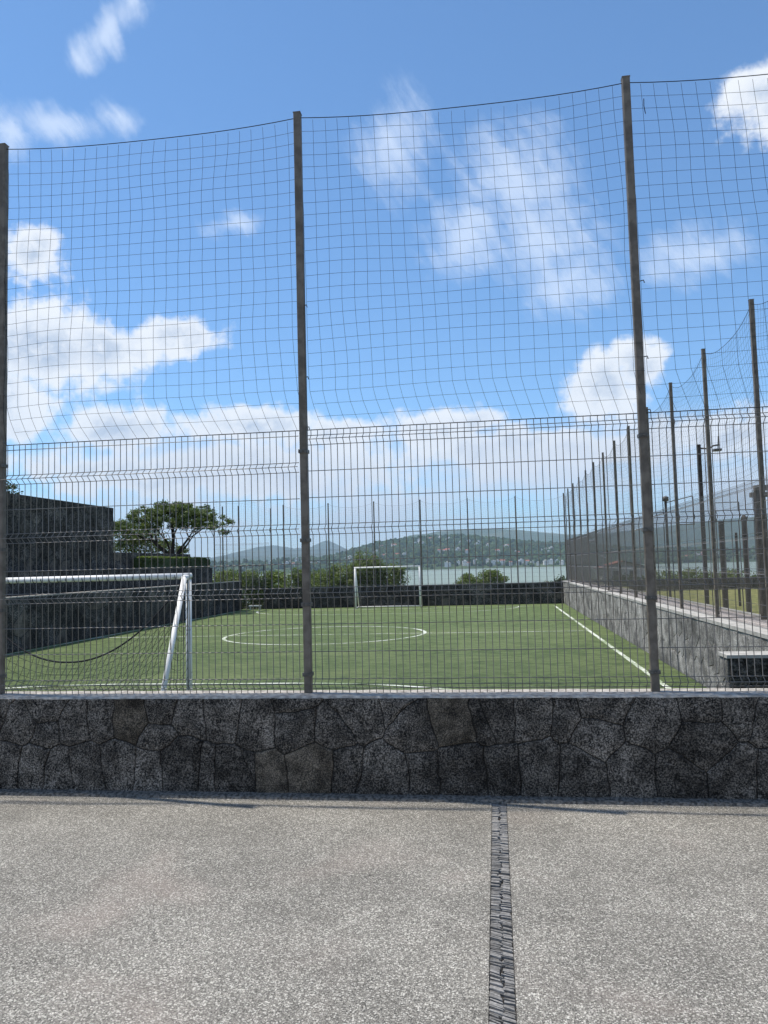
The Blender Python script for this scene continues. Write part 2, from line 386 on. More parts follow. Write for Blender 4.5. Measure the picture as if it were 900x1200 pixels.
# ---- fitted stones: Voronoi cells clipped to a rectangle, joints left open
def clip(poly, a, b, c):
    out = []
    for i in range(len(poly)):
        p, q = poly[i], poly[(i + 1) % len(poly)]
        dp = a * p[0] + b * p[1] - c; dq = a * q[0] + b * q[1] - c
        if dp <= 0: out.append(p)
        if (dp < 0) != (dq < 0) and abs(dp - dq) > 1e-12:
            t = dp / (dp - dq); out.append((p[0] + t * (q[0] - p[0]), p[1] + t * (q[1] - p[1])))
    return out
def cells(seeds, u0, v0, u1, v1, gap, wt=0.0):
    res = []; rw = random.Random(17); wd = {q: rw.uniform(-wt, wt) for q in seeds}
    for i, (x, y) in enumerate(seeds):
        poly = [(u0, v0), (u1, v0), (u1, v1), (u0, v1)]
        near = sorted((( (x - q[0]) ** 2 + (y - q[1]) ** 2), q) for j, q in enumerate(seeds) if j != i)[:18]
        for d2, (X, Y) in near:
            d = sqrt(d2)
            if d < 1e-6: continue
            a, b = (X - x) / d, (Y - y) / d
            c = a * (x + X) / 2 + b * (y + Y) / 2 - gap / 2 + (wd[(x, y)] - wd[(X, Y)]) / (2 * d)
            poly = clip(poly, a, b, c)
            if len(poly) < 3: break
        if len(poly) >= 3: res.append(poly)
    return res
def grid_seeds(u0, v0, u1, v1, du, dv, jit, rnd):
    s = []; rows = max(1, round((v1 - v0) / dv)); dv = (v1 - v0) / rows
    for r in range(rows):
        n = max(1, round((u1 - u0) / du)); o = (r % 2) * 0.5
        for k in range(n + 1):
            u = u0 + (k + o) * (u1 - u0) / n
            if u > u1 + 0.2: continue
            s.append((u + rnd.uniform(-jit, jit) * du, v0 + (r + 0.5) * dv + rnd.uniform(-jit, jit) * dv))
    return s
def build_stones(parent, origin, U, Vv, Nn, polys, material, seg, depth, proud, rnd, warpamp=0.02, rings=((1.0, -1.0), (0.985, -0.10), (0.93, 0.35), (0.55, 0.9)), tan=()):
    """each polygon becomes one stone: its own mesh, standing proud of the recessed joint"""
    origin = Vector(origin); U = Vector(U); Vv = Vector(Vv); Nn = Vector(Nn)
    for poly in polys:
        pts = []
        for i in range(len(poly)):
            p, q = poly[i], poly[(i + 1) % len(poly)]
            L = sqrt((p[0] - q[0]) ** 2 + (p[1] - q[1]) ** 2)
            if L < 0.004: continue
            k = max(1, int(L / seg))
            for j in range(k):
                t = j / k; pts.append((p[0] + (q[0] - p[0]) * t, p[1] + (q[1] - p[1]) * t))
        if len(pts) < 3: continue
        w = []
        us = [p[0] for p in poly]; vs = [p[1] for p in poly]
        for (u, v) in pts:
            nv = noise.noise_vector(Vector((u * 3.1, v * 3.1, 7.7))) * warpamp + noise.noise_vector(Vector((u * 14, v * 14, 3.3))) * warpamp * 0.25
            w.append((u + nv.x, max(v + nv.y * min(1, max(0, v - BUILD_V0) * 8) * min(1, max(0, BUILD_V1 - v) * 8), 0)))
        cu = sum(p[0] for p in w) / len(w); cv = sum(p[1] for p in w) / len(w)
        tu, tv = rnd.uniform(-0.02, 0.02), rnd.uniform(-0.02, 0.02)
        pr = rnd.uniform(0.4, 1.0) * proud
        mt_ = material
        if tan and any((cu - a) ** 2 + (cv - b) ** 2 < .1 ** 2 for a, b in tan): mt_ = M['stone_tan']
        mb = MB(); n = len(w); vv = []
        for (sc, dp) in rings:
            for (u, v) in w:
                du, dv = (u - cu) * sc, (v - cv) * sc
                h = dp * depth if dp < -0.5 else dp * pr + noise.noise(Vector(((cu + du) * 9, (cv + dv) * 9, 1.0))) * proud * 0.5 + du * tu + dv * tv
                vv.append(U * du + Vv * dv + Nn * h)
        vv.append(Nn * (pr * 0.95))
        fs = []
        for r in range(len(rings) - 1):
            for i in range(n):
                fs.append((r * n + i, r * n + (i + 1) % n, (r + 1) * n + (i + 1) % n, (r + 1) * n + i))
        r = len(rings) - 1
        for i in range(n): fs.append((r * n + i, r * n + (i + 1) % n, len(vv) - 1))
        if U.cross(Vv).dot(Nn) < 0: fs = [f[::-1] for f in fs]
        mb.add(vv, fs)
        ob('stone', (mb, mt_), parent, origin + U * cu + Vv * cv)
BUILD_V0, BUILD_V1 = 0.0, 1.0
def stone_face(parent, origin, U, Vv, Nn, L, H, du, dv, material, gap=0.014, seg=0.16, proud=0.018, seed=1, jit=0.32, rings=((1.0, -1.0), (0.975, 0.0), (0.6, 0.8)), warpamp=0.03):
    global BUILD_V0, BUILD_V1
    BUILD_V0, BUILD_V1 = 0.0, H
    rnd = random.Random(seed)
    s = grid_seeds(0, 0, L, H, du, dv, jit, rnd)
    build_stones(parent, origin, U, Vv, Nn, cells(s, 0, 0, L, H, gap), material, seg, 0.03, proud, rnd, warpamp, rings)

# ================================================================ ground and land
def grid_mesh(fn, n0, n1):
    mb = MB()
    for i in range(n0 + 1):
        for j in range(n1 + 1): mb.v.append(tuple(fn(i / n0, j / n1)))
    for i in range(n0):
        for j in range(n1):
            a = i * (n1 + 1) + j; mb.f.append((a, a + 1, a + n1 + 2, a + n1 + 1)); mb.m.append(0)
    return mb
LAKE_Z = -16.0
def sstep(a, b, x):
    t = min(1, max(0, (x - a) / (b - a))); return t * t * (3 - 2 * t)
def lerp_poly(pl, x):
    if x <= pl[0][0]: return pl[0][1]
    for (a, va), (b, vb) in zip(pl, pl[1:]):
        if x <= b: return va + (vb - va) * (x - a) / (b - a)
    return pl[-1][1]
FARR = 12500.0
# lake and low ground: one sheet to the horizon
mb = MB(); nseg = 72
for r in (0.0, 400.0, 2000.0, FARR):
    for k in range(nseg):
        a = 2 * pi * k / nseg; mb.v.append((r * sin(a), r * cos(a), LAKE_Z))
for i in range(3):
    for k in range(nseg):
        mb.f.append((i * nseg + k, (i + 1) * nseg + k, (i + 1) * nseg + (k + 1) % nseg, i * nseg + (k + 1) % nseg)); mb.m.append(0)
ob('lake', (mb, M['lake']), kind='structure')
# near shore terrain
def site(x, y):
    d = max(0.0, y - 48.0, abs(x) - 70.0, -y - 70)
    z = -1.1 - 17.5 * sstep(0, 230, d) - 0.03 * d * 0
    z += noise.noise(Vector((x * 0.04, y * 0.04, 0))) * 0.5 * sstep(0, 20, d)
    return z
ob('terrain', (grid_mesh(lambda a, b: (lambda x, y: (x, y, site(x, y)))(-420 + 840 * a, -420 + 900 * b), 84, 90), M['soil'], True), kind='structure')

CREST = [(-60, .7), (-40, .75), (-20.8, .60), (-17.2, .62), (-14.2, .70), (-12.6, .70), (-11.6, .86), (-11.0, 1.0), (-9.86, 1.35), (-7.99, 1.80), (-4.88, 2.03),
         (-2.41, 2.08), (0.0, 1.78), (2.43, 1.42), (4.8, 1.22), (7.13, .98), (10.5, .70), (18, .5), (40, .6), (60, .5)]
SH, CR = 2700.0, 3700.0
def hill_h(azd, r):
    e = lerp_poly(CREST, azd)
    top = EYE + CR * tan(radians(e)) - 9
    t = (r - SH) / (CR - SH)
    if t < 0: return LAKE_Z - 3
    s = min(1.0, t)
    prof = 0.10 * min(1, s * 12) + 0.90 * (s ** 1.15)
    z = LAKE_Z + (top - LAKE_Z) * prof
    z += noise.noise(Vector((azd * 0.7, r * 0.004, 0))) * 14 * s * (1 - s) * 2 + noise.noise(Vector((azd * 3, r * 0.01, 5))) * 4 * s
    if t > 1: z -= (t - 1) * 60
    return z
def polar(azd, r): return (r * sin(radians(azd)), r * cos(radians(azd)))
def hf(a, b):
    azd = -60 + 120 * a; r = SH - 40 + (4700 - SH) * b
    x, y = polar(azd, r); return (x, y, hill_h(azd, r))
ob('hillside', (grid_mesh(hf, 360, 36), M['hill'], True), kind='structure')
RIDGE = [(-60, 1.2), (-30, .9), (-16, .9), (-12.0, .95), (-8.62, 1.44), (-7.37, 1.84), (-6.12, 2.24), (-3.63, 2.48), (-1.17, 2.59), (1.26, 2.45), (3.65, 2.13), (4.83, 1.96), (7.17, 1.9), (10.59, 2.17), (15.49, 2.59), (18.06, 2.74), (30, 2.5), (60, 1.6)]
LEFTR = [(-60, 1.0), (-34, .85), (-20.8, .86), (-19.0, 1.2), (-17.2, 1.62), (-16, 1.75), (-14.48, 1.48), (-13.25, 1.56), (-12.45, 1.93), (-12.05, 2.02), (-11.4, 1.7), (-10.5, 1.2), (-8.64, .8), (0, .3)]
def ridge(name, pl, R0, n, a0, a1, am):
    def fn(a, b):
        azd = a0 + (a1 - a0) * a; r = R0 - 1900 + 2600 * b; t = (r - (R0 - 1900)) / 1900
        top = EYE + R0 * tan(radians(lerp_poly(pl, azd)))
        z = LAKE_Z - 4 + (top - LAKE_Z) * (min(1, t) ** 0.9 if t > 0 else 0)
        z += noise.noise(Vector((azd * 0.6, r * 0.0012, 9))) * am * min(1, t) * (1 - min(1, t)) * 4 + noise.noise(Vector((azd * 2.5, r * 0.002, 9))) * am * 0.12 * min(1, t)
        if t > 1: z -= (t - 1) * 200
        x, y = polar(azd, r); return (x, y, z)
    ob(name, (grid_mesh(fn, n, 16), M['hill'], True), kind='structure')
ridge('far_ridge', RIDGE, 8300.0, 260, -60, 60, 60)
ridge('distant_mountains', LEFTR, 11400.0, 240, -60, 0, 70)

# trees of the far hillside: one mass of canopy lumps
rnd = random.Random(3)
ICO_V = []; t_ = (1 + 5 ** 0.5) / 2
for a, b in ((-1, t_), (1, t_), (-1, -t_), (1, -t_)): ICO_V += [(a, b, 0), (0, a, b), (b, 0, a)]
ICO_V = [(-1, t_, 0), (1, t_, 0), (-1, -t_, 0), (1, -t_, 0), (0, -1, t_), (0, 1, t_), (0, -1, -t_), (0, 1, -t_), (t_, 0, -1), (t_, 0, 1), (-t_, 0, -1), (-t_, 0, 1)]
ICO_F = [(0, 11, 5), (0, 5, 1), (0, 1, 7), (0, 7, 10), (0, 10, 11), (1, 5, 9), (5, 11, 4), (11, 10, 2), (10, 7, 6), (7, 1, 8), (3, 9, 4), (3, 4, 2), (3, 2, 6), (3, 6, 8), (3, 8, 9), (4, 9, 5), (2, 4, 11), (6, 2, 10), (8, 6, 7), (9, 8, 1)]
ICO_V = [tuple(c / 1.902 for c in v) for v in ICO_V]
mb = MB()
for k in range(7500):
    azd = rnd.uniform(-36, 34) if k % 4 == 0 else rnd.uniform(-14, 14)
    t = rnd.random() ** 0.8 if k % 5 else rnd.uniform(0.94, 1.05)
    r = SH + 15 + (CR - SH) * t
    x, y = polar(azd, r); z = hill_h(azd, r); s = rnd.uniform(5, 11); h = s * rnd.uniform(0.8, 1.5)
    vs = [(x + v[0] * s * rnd.uniform(.75, 1.25), y + v[1] * s, z + h * 0.5 + v[2] * h * rnd.uniform(.7, 1.2)) for v in ICO_V]
    mb.add(vs, ICO_F)
ob('woodland', (mb, M['canopy']), kind='stuff', label='dark green trees covering the hillside across the lake', cat='woodland')

# houses on the far hillside
def house_mesh(name, w, d, h, rf, wallm, roofm, flat=False):
    mb = MB(); mb.box(-w / 2, -d / 2, -12, w / 2, d / 2, h)
    if flat:
        mb.box(-w / 2 - .3, -d / 2 - .3, h, w / 2 + .3, d / 2 + .3, h + .5)
        mb.box(-w * .1, -d * .3, h + .5, w * .3, d * .3, h + 3.0)
    else:
        o = 0.7
        mb.add([(-w / 2 - o, -d / 2 - o, h), (w / 2 + o, -d / 2 - o, h), (w / 2 + o, d / 2 + o, h), (-w / 2 - o, d / 2 + o, h), (-w / 2 - o, 0, h + rf), (w / 2 + o, 0, h + rf)],
               [(0, 1, 5, 4), (2, 3, 4, 5), (1, 2, 5), (3, 0, 4), (3, 2, 1, 0)], 1)
    for i in range(max(2, int(w / 4))):
        x = -w / 2 + (i + .5) * w / max(2, int(w / 4))
        mb.box(x - .7, -d / 2 - .04, 1.0, x + .7, -d / 2 + .1, 2.6, 2)
        if h > 5: mb.box(x - .7, -d / 2 - .04, 4.0, x + .7, -d / 2 + .1, 5.6, 2)
    return mb.mesh(name, [wallm, roofm, M['window']])
HM = [(house_mesh('white_house', 13, 9, 6, 3, M['house_white'], M['house_white'], True), 'white_house', 'tiny flat-roofed white house among trees on the far hillside', 'flat-roofed white houses on the hillside across the lake'),
      (house_mesh('tiled_house', 14, 10, 5, 3.5, M['house_white'], M['tile']), 'tiled_house', 'tiny white house with terracotta roof among trees on the far hillside', 'red-roofed houses on the hillside across the lake'),
      (house_mesh('tan_house', 12, 9, 6.5, 3, M['house_tan'], M['house_tan'], True), 'tan_house', 'tiny flat-roofed tan house among trees on the far hillside', 'tan houses on the hillside across the lake')]
def put_house(k, azd, t, s=1.0):
    r = SH + (CR - SH) * t; x, y = polar(azd, r)
    me, nm, lb, gr = HM[k]
    ob(nm, me, None, (x, y, hill_h(azd, r) + 8.0), label=lb, cat='house', group=gr, rot=(0, 0, -radians(azd) + rnd.uniform(-.5, .5)), scale=(s, s, s))
for (a, t, da, dt, n) in ((-5.6, .80, .5, .06, 5), (-4.1, .86, .9, .06, 7), (-7.6, .72, .7, .10, 7), (-9.3, .55, .8, .12, 6), (-8.4, .30, .6, .06, 5), (-6.7, .45, .5, .1, 4), (-2.3, .72, .7, .06, 4), (-.9, .70, .5, .08, 4), (1.0, .62, .4, .1, 4),
                          (1.9, .46, .5, .05, 4), (3.6, .60, .5, .08, 4), (-3.6, .38, .7, .03, 5), (-2.2, .42, .6, .04, 4), (.6, .40, .5, .04, 4), (5.3, .4, .8, .1, 4), (8.5, .3, 2.0, .2, 7), (13, .4, 2.6, .3, 8), (-10.6, .4, .9, .2, 7), (-15, .5, 3.5, .35, 18)):
    for i in range(n): put_house(rnd.choice((0, 0, 0, 1, 2)), a + rnd.uniform(-da, da), min(.95, max(.06, t + rnd.uniform(-dt, dt))), rnd.uniform(.6, 1.25))
for i in range(22): put_house(rnd.choice((0, 0, 0, 0, 1)), -3.6 + i * .42 + rnd.uniform(-.15, .15), rnd.uniform(.03, .07), rnd.uniform(.7, 1.3))

# ================================================================ pavement and joint
pv = MB()
pv.box(-40, -14, -0.3, -0.083, 5.50, 0.0); pv.box(0.018, -14, -0.3, 40, 5.50, 0.0)
pave = ob('pavement', (pv, M['pave']), kind='structure')
strip = MB(); strip.box(-0.083, -14, -0.3, 0.018, 5.50, -0.018)
strip = ob('paving_joint', (strip, M['mortar']), kind='structure')
rnd = random.Random(11)
def sliver(x0, x1, y, t, sl, top):
    mb = MB(); ya = y + sl * (x0 + 0.0325); yb = y + sl * (x1 + 0.0325)
    j = lambda: rnd.uniform(-.0012, .0012)
    g = rnd.uniform(.0014, .0034)
    lo = [(x0, ya + g), (x1, yb + g), (x1, yb + t - g), (x0, ya + t - g)]
    cx = (x0 + x1) / 2; cy = (ya + yb + t) / 2
    hi = [(x + (cx - x) * .05 + j(), yy + j() * 0.6) for x, yy in lo]
    vs = [(x - cx, yy - cy, -.02) for x, yy in lo] + [(x - cx, yy - cy, top - .0025) for x, yy in lo] + [(x - cx + (-.0015 if x > cx else .0015), yy - cy + (-.0012 if yy > cy else .0012), top + j() * .7) for x, yy in hi]
    fs = []
    for r in (0, 4):
        for i in range(4): fs.append((r + i, r + (i + 1) % 4, r + 4 + (i + 1) % 4, r + 4 + i))
    fs.append((8, 9, 10, 11))
    mb.add(vs, fs); return mb, (cx, cy, 0.0)
restv = MB(); cnt = 0
for side in (0, 1):
    y = 2.72
    while y < 5.485:
        t = rnd.uniform(.008, .021) if y < 4 else rnd.uniform(.010, .022)
        sl = (-0.50 + .32 * sstep(3.3, 4.3, y)) + 0.45 * noise.noise(Vector((y * 2.2, side * .2, 0))) + rnd.uniform(-.14, .14)
        cxm = -0.0325 + .018 * noise.noise(Vector((y * 9, 5, 0))) + rnd.uniform(-.009, .009)
        x0, x1 = (-0.081, cxm - .001) if side == 0 else (cxm + .001 + rnd.uniform(0, .006), 0.0165 - rnd.choice((0, 0, 0, .004)))
        mb, c = sliver(x0, x1, y, t, sl, -0.004 + rnd.uniform(-.006, .003))
        if y < 4.72: ob('slate_sliver', (mb, M['slate']), strip, c); cnt += 1
        else: restv.add([(v[0] + c[0], v[1] + c[1], v[2]) for v in mb.v], mb.f)
        y += t + .0006
ob('slate_slivers', (restv, M['slate']), strip, kind='stuff')
# grey mortar fillet and dark joint along the foot of the wall
fl = MB(); rf = random.Random(5)
def fil(a, b):
    x = -40 + 80 * a
    ys = (5.497, 5.512, 5.55, 5.60)[b]; zs = (-.02, .012, .022, .03)[b]
    return (x, ys + noise.noise(Vector((x * 3, b, 0))) * .008 * (b in (1, 2)), zs + noise.noise(Vector((x * 9, b, 2))) * .006)
for i in range(1201):
    for b in range(4): fl.v.append(fil(i / 1200, b))
for i in range(1200):
    for b in range(3):
        a = i * 4 + b; fl.f.append((a, a + 4, a + 5, a + 1)); fl.m.append(0)
ob('mortar_fillet', (fl, M['fillet'], True), pave)

# ================================================================ front wall
FW_Y, FW_T = 5.58, 0.70
fw = thing('stone_wall', 'low dark volcanic stone wall with pale mortar top beneath the near mesh fence', 'wall', (0, FW_Y, 0))
X0, X1 = -12.7, 9.0
c = MB(); c.box(X0, 0.012, -0.35, X1, 0.30, FW_T - 0.008); ob('core', (c, M['mortar']), fw)
def capm(a, b, L):
    x = X0 + (X1 - X0) * a
    y = (-.004, .0, .006, .06, .15, .24, .300, .306)[b]; z = (FW_T - .012, FW_T - .006, FW_T, FW_T + .004, FW_T + .006, FW_T + .004, FW_T, FW_T - .02)[b]
    return (x, y + noise.noise(Vector((x * 7, b * .3, 0))) * .006 * (b < 3), z + noise.noise(Vector((x * 5, b, 4))) * .004)
c = MB()
for i in range(501):
    for b in range(8): c.v.append(capm(i / 500, b, 0))
for i in range(500):
    for b in range(7):
        a = i * 8 + b; c.f.append((a, a + 8, a + 9, a + 1)); c.m.append(0)
ob('mortar_cap', (c, M['cap']), fw)
PX = [(8,110),(70,140),(190,85),(185,175),(300,150),(395,140),(495,130),(610,90),(605,190),(740,130),(850,130),(40,280),(140,290),(240,320),(350,310),(455,300),(570,310),(690,300),(800,310),(890,310),
      (980,150),(1120,90),(1130,170),(1260,180),(1350,120),(1470,90),(1540,170),(1690,140),(1780,140),(920,300),(1020,310),(1170,310),(1310,300),(1425,310),(1550,310),(1710,310),
      (1820,130),(1920,130),(2040,130),(2180,90),(2160,180),(2330,140),(2480,110),(2480,200),(2620,110),(1830,300),(1940,290),(2100,310),(2270,300),(2410,310),(2590,300),(2690,140),(2690,300)]
# the layout of the stones in metres along the wall and above the pavement
seeds = [(-3.745 + zx / 3 * 0.006115, 0.708 - (zy - 52) / 3 * 0.00612) for zx, zy in PX]
rs = random.Random(21)
seeds += [s for s in grid_seeds(X0, 0, -3.9, .7, .33, .35, .28, rs)] + [s for s in grid_seeds(1.9, 0, X1, .7, .33, .35, .28, rs)]
BUILD_V0, BUILD_V1 = 0.0, 0.692
build_stones(fw, (0, 0, 0), (1, 0, 0), (0, 0, 1), (0, -1, 0), [p for p in cells(seeds, X0, 0.0, X1, 0.692, 0.0032, 0.012)], M['stone'], 0.035, 0.03, 0.014, rs, 0.05, tan=((-2.77, .50), (-1.67, .17), (-1.33, .17), (-.28, .5)))

# ================================================================ turf and pitch
TZ = -0.4
RX, LX, FY = 3.18, -12.7, 38.8
tf = MB(); tf.box(LX - .1, 5.85, -0.9, RX + .1, FY + .15, TZ)
turf = ob('turf', (tf, M['turf']), kind='structure')
def line_poly(pts, w=0.09, closed=False):
    mb = MB(); n = len(pts)
    for i, p in enumerate(pts):
        a = pts[(i - 1) % n] if (closed or i > 0) else p; b = pts[(i + 1) % n] if (closed or i < n - 1) else p
        t = Vector((b[0] - a[0], b[1] - a[1])).normalized(); q = Vector((-t.y, t.x)) * w / 2
        for s in (-1, 1):
            e = noise.noise(Vector((p[0] * 5, p[1] * 5, s))) * .012
            mb.v.append((p[0] + q.x * s + e, p[1] + q.y * s + e, TZ + .004))
    for i in range(n if closed else n - 1):
        a = 2 * i; b = 2 * ((i + 1) % n); mb.f.append((a, a + 1, b + 1, b)); mb.m.append(0)
    return mb
def seg(p, q, n=60): return [(p[0] + (q[0] - p[0]) * i / n, p[1] + (q[1] - p[1]) * i / n) for i in range(n + 1)]
SL, SR, G0, G1, MY, CX = -12.5, 2.6, 9.9, 36.9, 23.45, -5.15
MB_lines = [line_poly(seg((SR, G0), (SR, G1), 120)), line_poly(seg((SL, G0), (SL, G1), 120)), line_poly(seg((SL + .046, G0), (SR - .046, G0))), line_poly(seg((SL + .046, G1), (SR - .046, G1))),
            line_poly(seg((SL + .046, MY), (SR - .046, MY)), .08)]
for mbx in MB_lines: ob('pitch_line', (mbx, M['line']), turf)
cc_ = line_poly([(CX + 3.0 * cos(2 * pi * i / 96), MY + 3.0 * sin(2 * pi * i / 96)) for i in range(96)], .10, True)
cc_.v = [(a, b, c + .003) for a, b, c in cc_.v]
ob('centre_circle', (cc_, M['line']), turf)
def area(y0, sgn, gx):
    p = [(gx + 1.55 + 4.6 * cos(a), y0 + sgn * 3.75 * sin(a)) for a in [pi / 2 * i / 24 for i in range(25)]]
    q = [(2 * gx - x, y) for x, y in reversed(p)]
    return p + q
for (y0, sg) in ((G0, 1), (G1, -1)):
    a = line_poly(area(y0, sg, CX), .09); a.v = [(x, y, z + .003) for x, y, z in a.v]
    ob('area_line', (a, M['line']), turf)

# ================================================================ walls round the pitch
def wall_core(parent, x0, y0, z0, x1, y1, z1, name='core', m_='mortar'):
    c = MB(); c.box(x0, y0, z0, x1, y1, z1); ob(name, (c, M[m_]), parent)
# right wall: its pitch face looks to the left and is sunlit
RT = 0.68
w = thing('retaining_wall', 'long sunlit grey stone retaining wall along the right side of the pitch', 'wall', (RX, 5.9, TZ))
wall_core(w, .012, 0, -.4, .30, 33.2, RT - TZ - .05)
c = MB(); c.box(-.012, 0, RT - TZ - .05, .30, 33.2, RT - TZ); ob('kerb', (c, M['kerb']), w)
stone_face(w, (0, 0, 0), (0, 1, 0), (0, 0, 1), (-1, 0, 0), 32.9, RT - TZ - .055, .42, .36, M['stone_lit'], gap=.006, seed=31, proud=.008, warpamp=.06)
# low stub wall near the corner
w = thing('stub_wall', 'short dark stone stub wall with pale top jutting onto the turf at the lower right', 'wall', (2.44, 9.0, TZ))
wall_core(w, .012, .012, -.2, .80 - .07, .318, .93)
c = MB(); c.box(-.015, -.015, .93, .725, .34, .965); ob('cap', (c, M['kerb']), w)
stone_face(w, (0, 0, 0), (1, 0, 0), (0, 0, 1), (0, -1, 0), .72, .925, .30, .30, M['stone_far'], seed=5, gap=.012, proud=.012, seg=.08)  # shade on the front face put into the colour: darker stone
stone_face(w, (0, 0, 0), (0, 1, 0), (0, 0, 1), (-1, 0, 0), .33, .925, .33, .30, M['stone_lit'], seed=6, gap=.012, proud=.010, seg=.08)  # sunlight on the left face put into the colour: paler stone
# far wall
w = thing('stone_wall', 'low dark stone wall across the far end of the pitch behind the small white goal', 'wall', (-11.6, FY, TZ))
wall_core(w, 0, .012, -.4, 14.78, .32, .97)
c = MB(); c.box(-.02, -.015, .97, 14.79, .335, 1.02); ob('cap', (c, M['fillet']), w)
stone_face(w, (0, 0, 0), (1, 0, 0), (0, 0, 1), (0, -1, 0), 14.76, .965, .40, .33, M['stone_far'], seed=8, proud=.016, warpamp=.05, seg=.2)
# left retaining wall
w = thing('retaining_wall', 'dark shaded stone retaining wall along the left side of the pitch', 'wall', (LX, 5.9, TZ))
wall_core(w, -.3, 0, -.4, -.012, 32.5, 1.42)
c = MB(); c.box(-.3, 0, 1.42, .012, 32.5, 1.455); ob('cap', (c, M['cap']), w)
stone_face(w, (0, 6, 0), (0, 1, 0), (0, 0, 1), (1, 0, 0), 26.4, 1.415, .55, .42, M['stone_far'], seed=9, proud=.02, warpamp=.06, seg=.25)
# second tier
T2X, T2Z = -13.9, 1.76
w = thing('terrace_wall', 'upper dark stone terrace wall behind the left retaining wall below the clipped hedge', 'wall', (T2X, 10, 1.0))
wall_core(w, -.5, 0, -.5, -.012, 27.6, T2Z - 1.0 - .04)
c = MB(); c.box(-.58, 0, T2Z - 1.0 - .04, .015, 27.62, T2Z - 1.0); ob('cap', (c, M['fillet']), w)
stone_face(w, (0, 10, 0), (0, 1, 0), (0, 0, 1), (1, 0, 0), 17.6, T2Z - 1.0 - .045, .55, .36, M['stone_far'], seed=12, proud=.02, warpamp=.05, seg=.25)
# tall wall and its lower continuation
w = thing('high_wall', 'tall dark stone wall with a level top at the far left of the pitch', 'wall', (-14.5, 12, T2Z - .06))
wall_core(w, -.6, 0, -.5, -.012, 16.55, 2.40)
stone_face(w, (0, 6, 0), (0, 1, 0), (0, 0, 1), (1, 0, 0), 10.55, 2.42, .5, .44, M['stone_far'], seed=14, proud=.022, warpamp=.06, seg=.22)
w = thing('planter_wall', 'dark stone wall section between the tall wall and the clipped hedge', 'wall', (-14.5, 28.56, T2Z - .06))
wall_core(w, -.5, 0, -.5, -.012, 7.7, .70)
stone_face(w, (0, 0, 0), (0, 1, 0), (0, 0, 1), (1, 0, 0), 7.7, .72, .5, .36, M['stone_far'], seed=15, proud=.02, warpamp=.05, seg=.22)
# earth behind the left walls
e = MB(); e.box(-40, 5.9, -1.3, -13.0, 38.4, 1.0); e.box(-40, 5.9, 1.0, -14.4, 37.6, T2Z - .05); e.box(-40, 12, T2Z - .05, -15.0, 37.5, 2.38)
ob('terrace_ground', (e, M['soil']), kind='structure')
# right terrace: walkway and lawn
e = MB(); e.box(RX + .30, 5.9, -1.3, 4.05, 39.1, RT - .015); ob('walkway', (e, M['walk']), kind='structure')
e = MB(); e.box(4.05, 5.9, -1.3, 4.15, 39.1, RT + .01); ob('path_edging', (e, M['kerb']), kind='structure')
e = MB(); e.box(4.15, 5.9, -1.3, 45, 31.0, .61); ob('lawn', (e, M['lawn']), kind='structure')
w = thing('garden_wall', 'low dark stone wall at the back of the yellowish lawn on the right', 'wall', (4.3, 26.5, .60))
wall_core(w, 0, .012, -.2, 16, .3, .34)
stone_face(w, (0, 0, 0), (1, 0, 0), (0, 0, 1), (0, -1, 0), 16, .36, .45, .36, M['stone_far'], seed=16, proud=.015, seg=.2)

# ================================================================ fences
PANEL_A = dict(single=(1.64, 1.44, .97, .505, .305), bend=((1.907, 1.872, 1.835), (1.24, 1.203, 1.165), (.772, .735, .698), (.107, .075, .040)))
PANEL_B = dict(single=(1.907, 1.435, .95, .505, .305), bend=((1.706, 1.671, 1.634), (1.245, 1.208, 1.17), (.772, .735, .698), (.107, .075, .040)))
BAY = 2.457
def bend_profile(P, top=1.945, out=-.048):
    pts = [(0, .0)]
    ev = []
    for (a, b, c) in P['bend']: ev += [(a, 0), (b, out), (c, 0)]
    ev.sort(); z = []
    for h, o in ev: z.append((o, h))
    return [(0, .004)] + z + [(0, top)]
def panel_meshes(P, n, r, width=BAY - .07):
    vert = MB(); vert.tube([(0, o, h) for o, h in bend_profile(P)], r, 5)
    hor = MB(); rows = [(0, h) for h in P['single']]
    for (a, b, c) in P['bend']: rows += [(0, a), (-.048, b), (0, c)]
    for o, h in rows: hor.tube([(0, o - r * 1.7, h), (width, o - r * 1.7, h)], r, 5)
    return vert.mesh('vertical_wire', M['wire'], True), hor.mesh('wire_panel', M['wire'], True)
def far_panel(P, r=.0031, width=BAY - .07, n=48):
    mb = MB()
    prof = bend_profile(P)
    for k in range(n):
        x = width * (k + .5) / n; mb.tube([(x, o, h) for o, h in prof], r, 3)
    rows = [(0, h) for h in P['single']]
    for (a, b, c) in P['bend']: rows += [(0, a), (-.048, b), (0, c)]
    for o, h in rows: mb.tube([(0, o - r, h), (width, o - r, h)], r, 3)
    return mb.mesh('wire_panel', M['wire'])
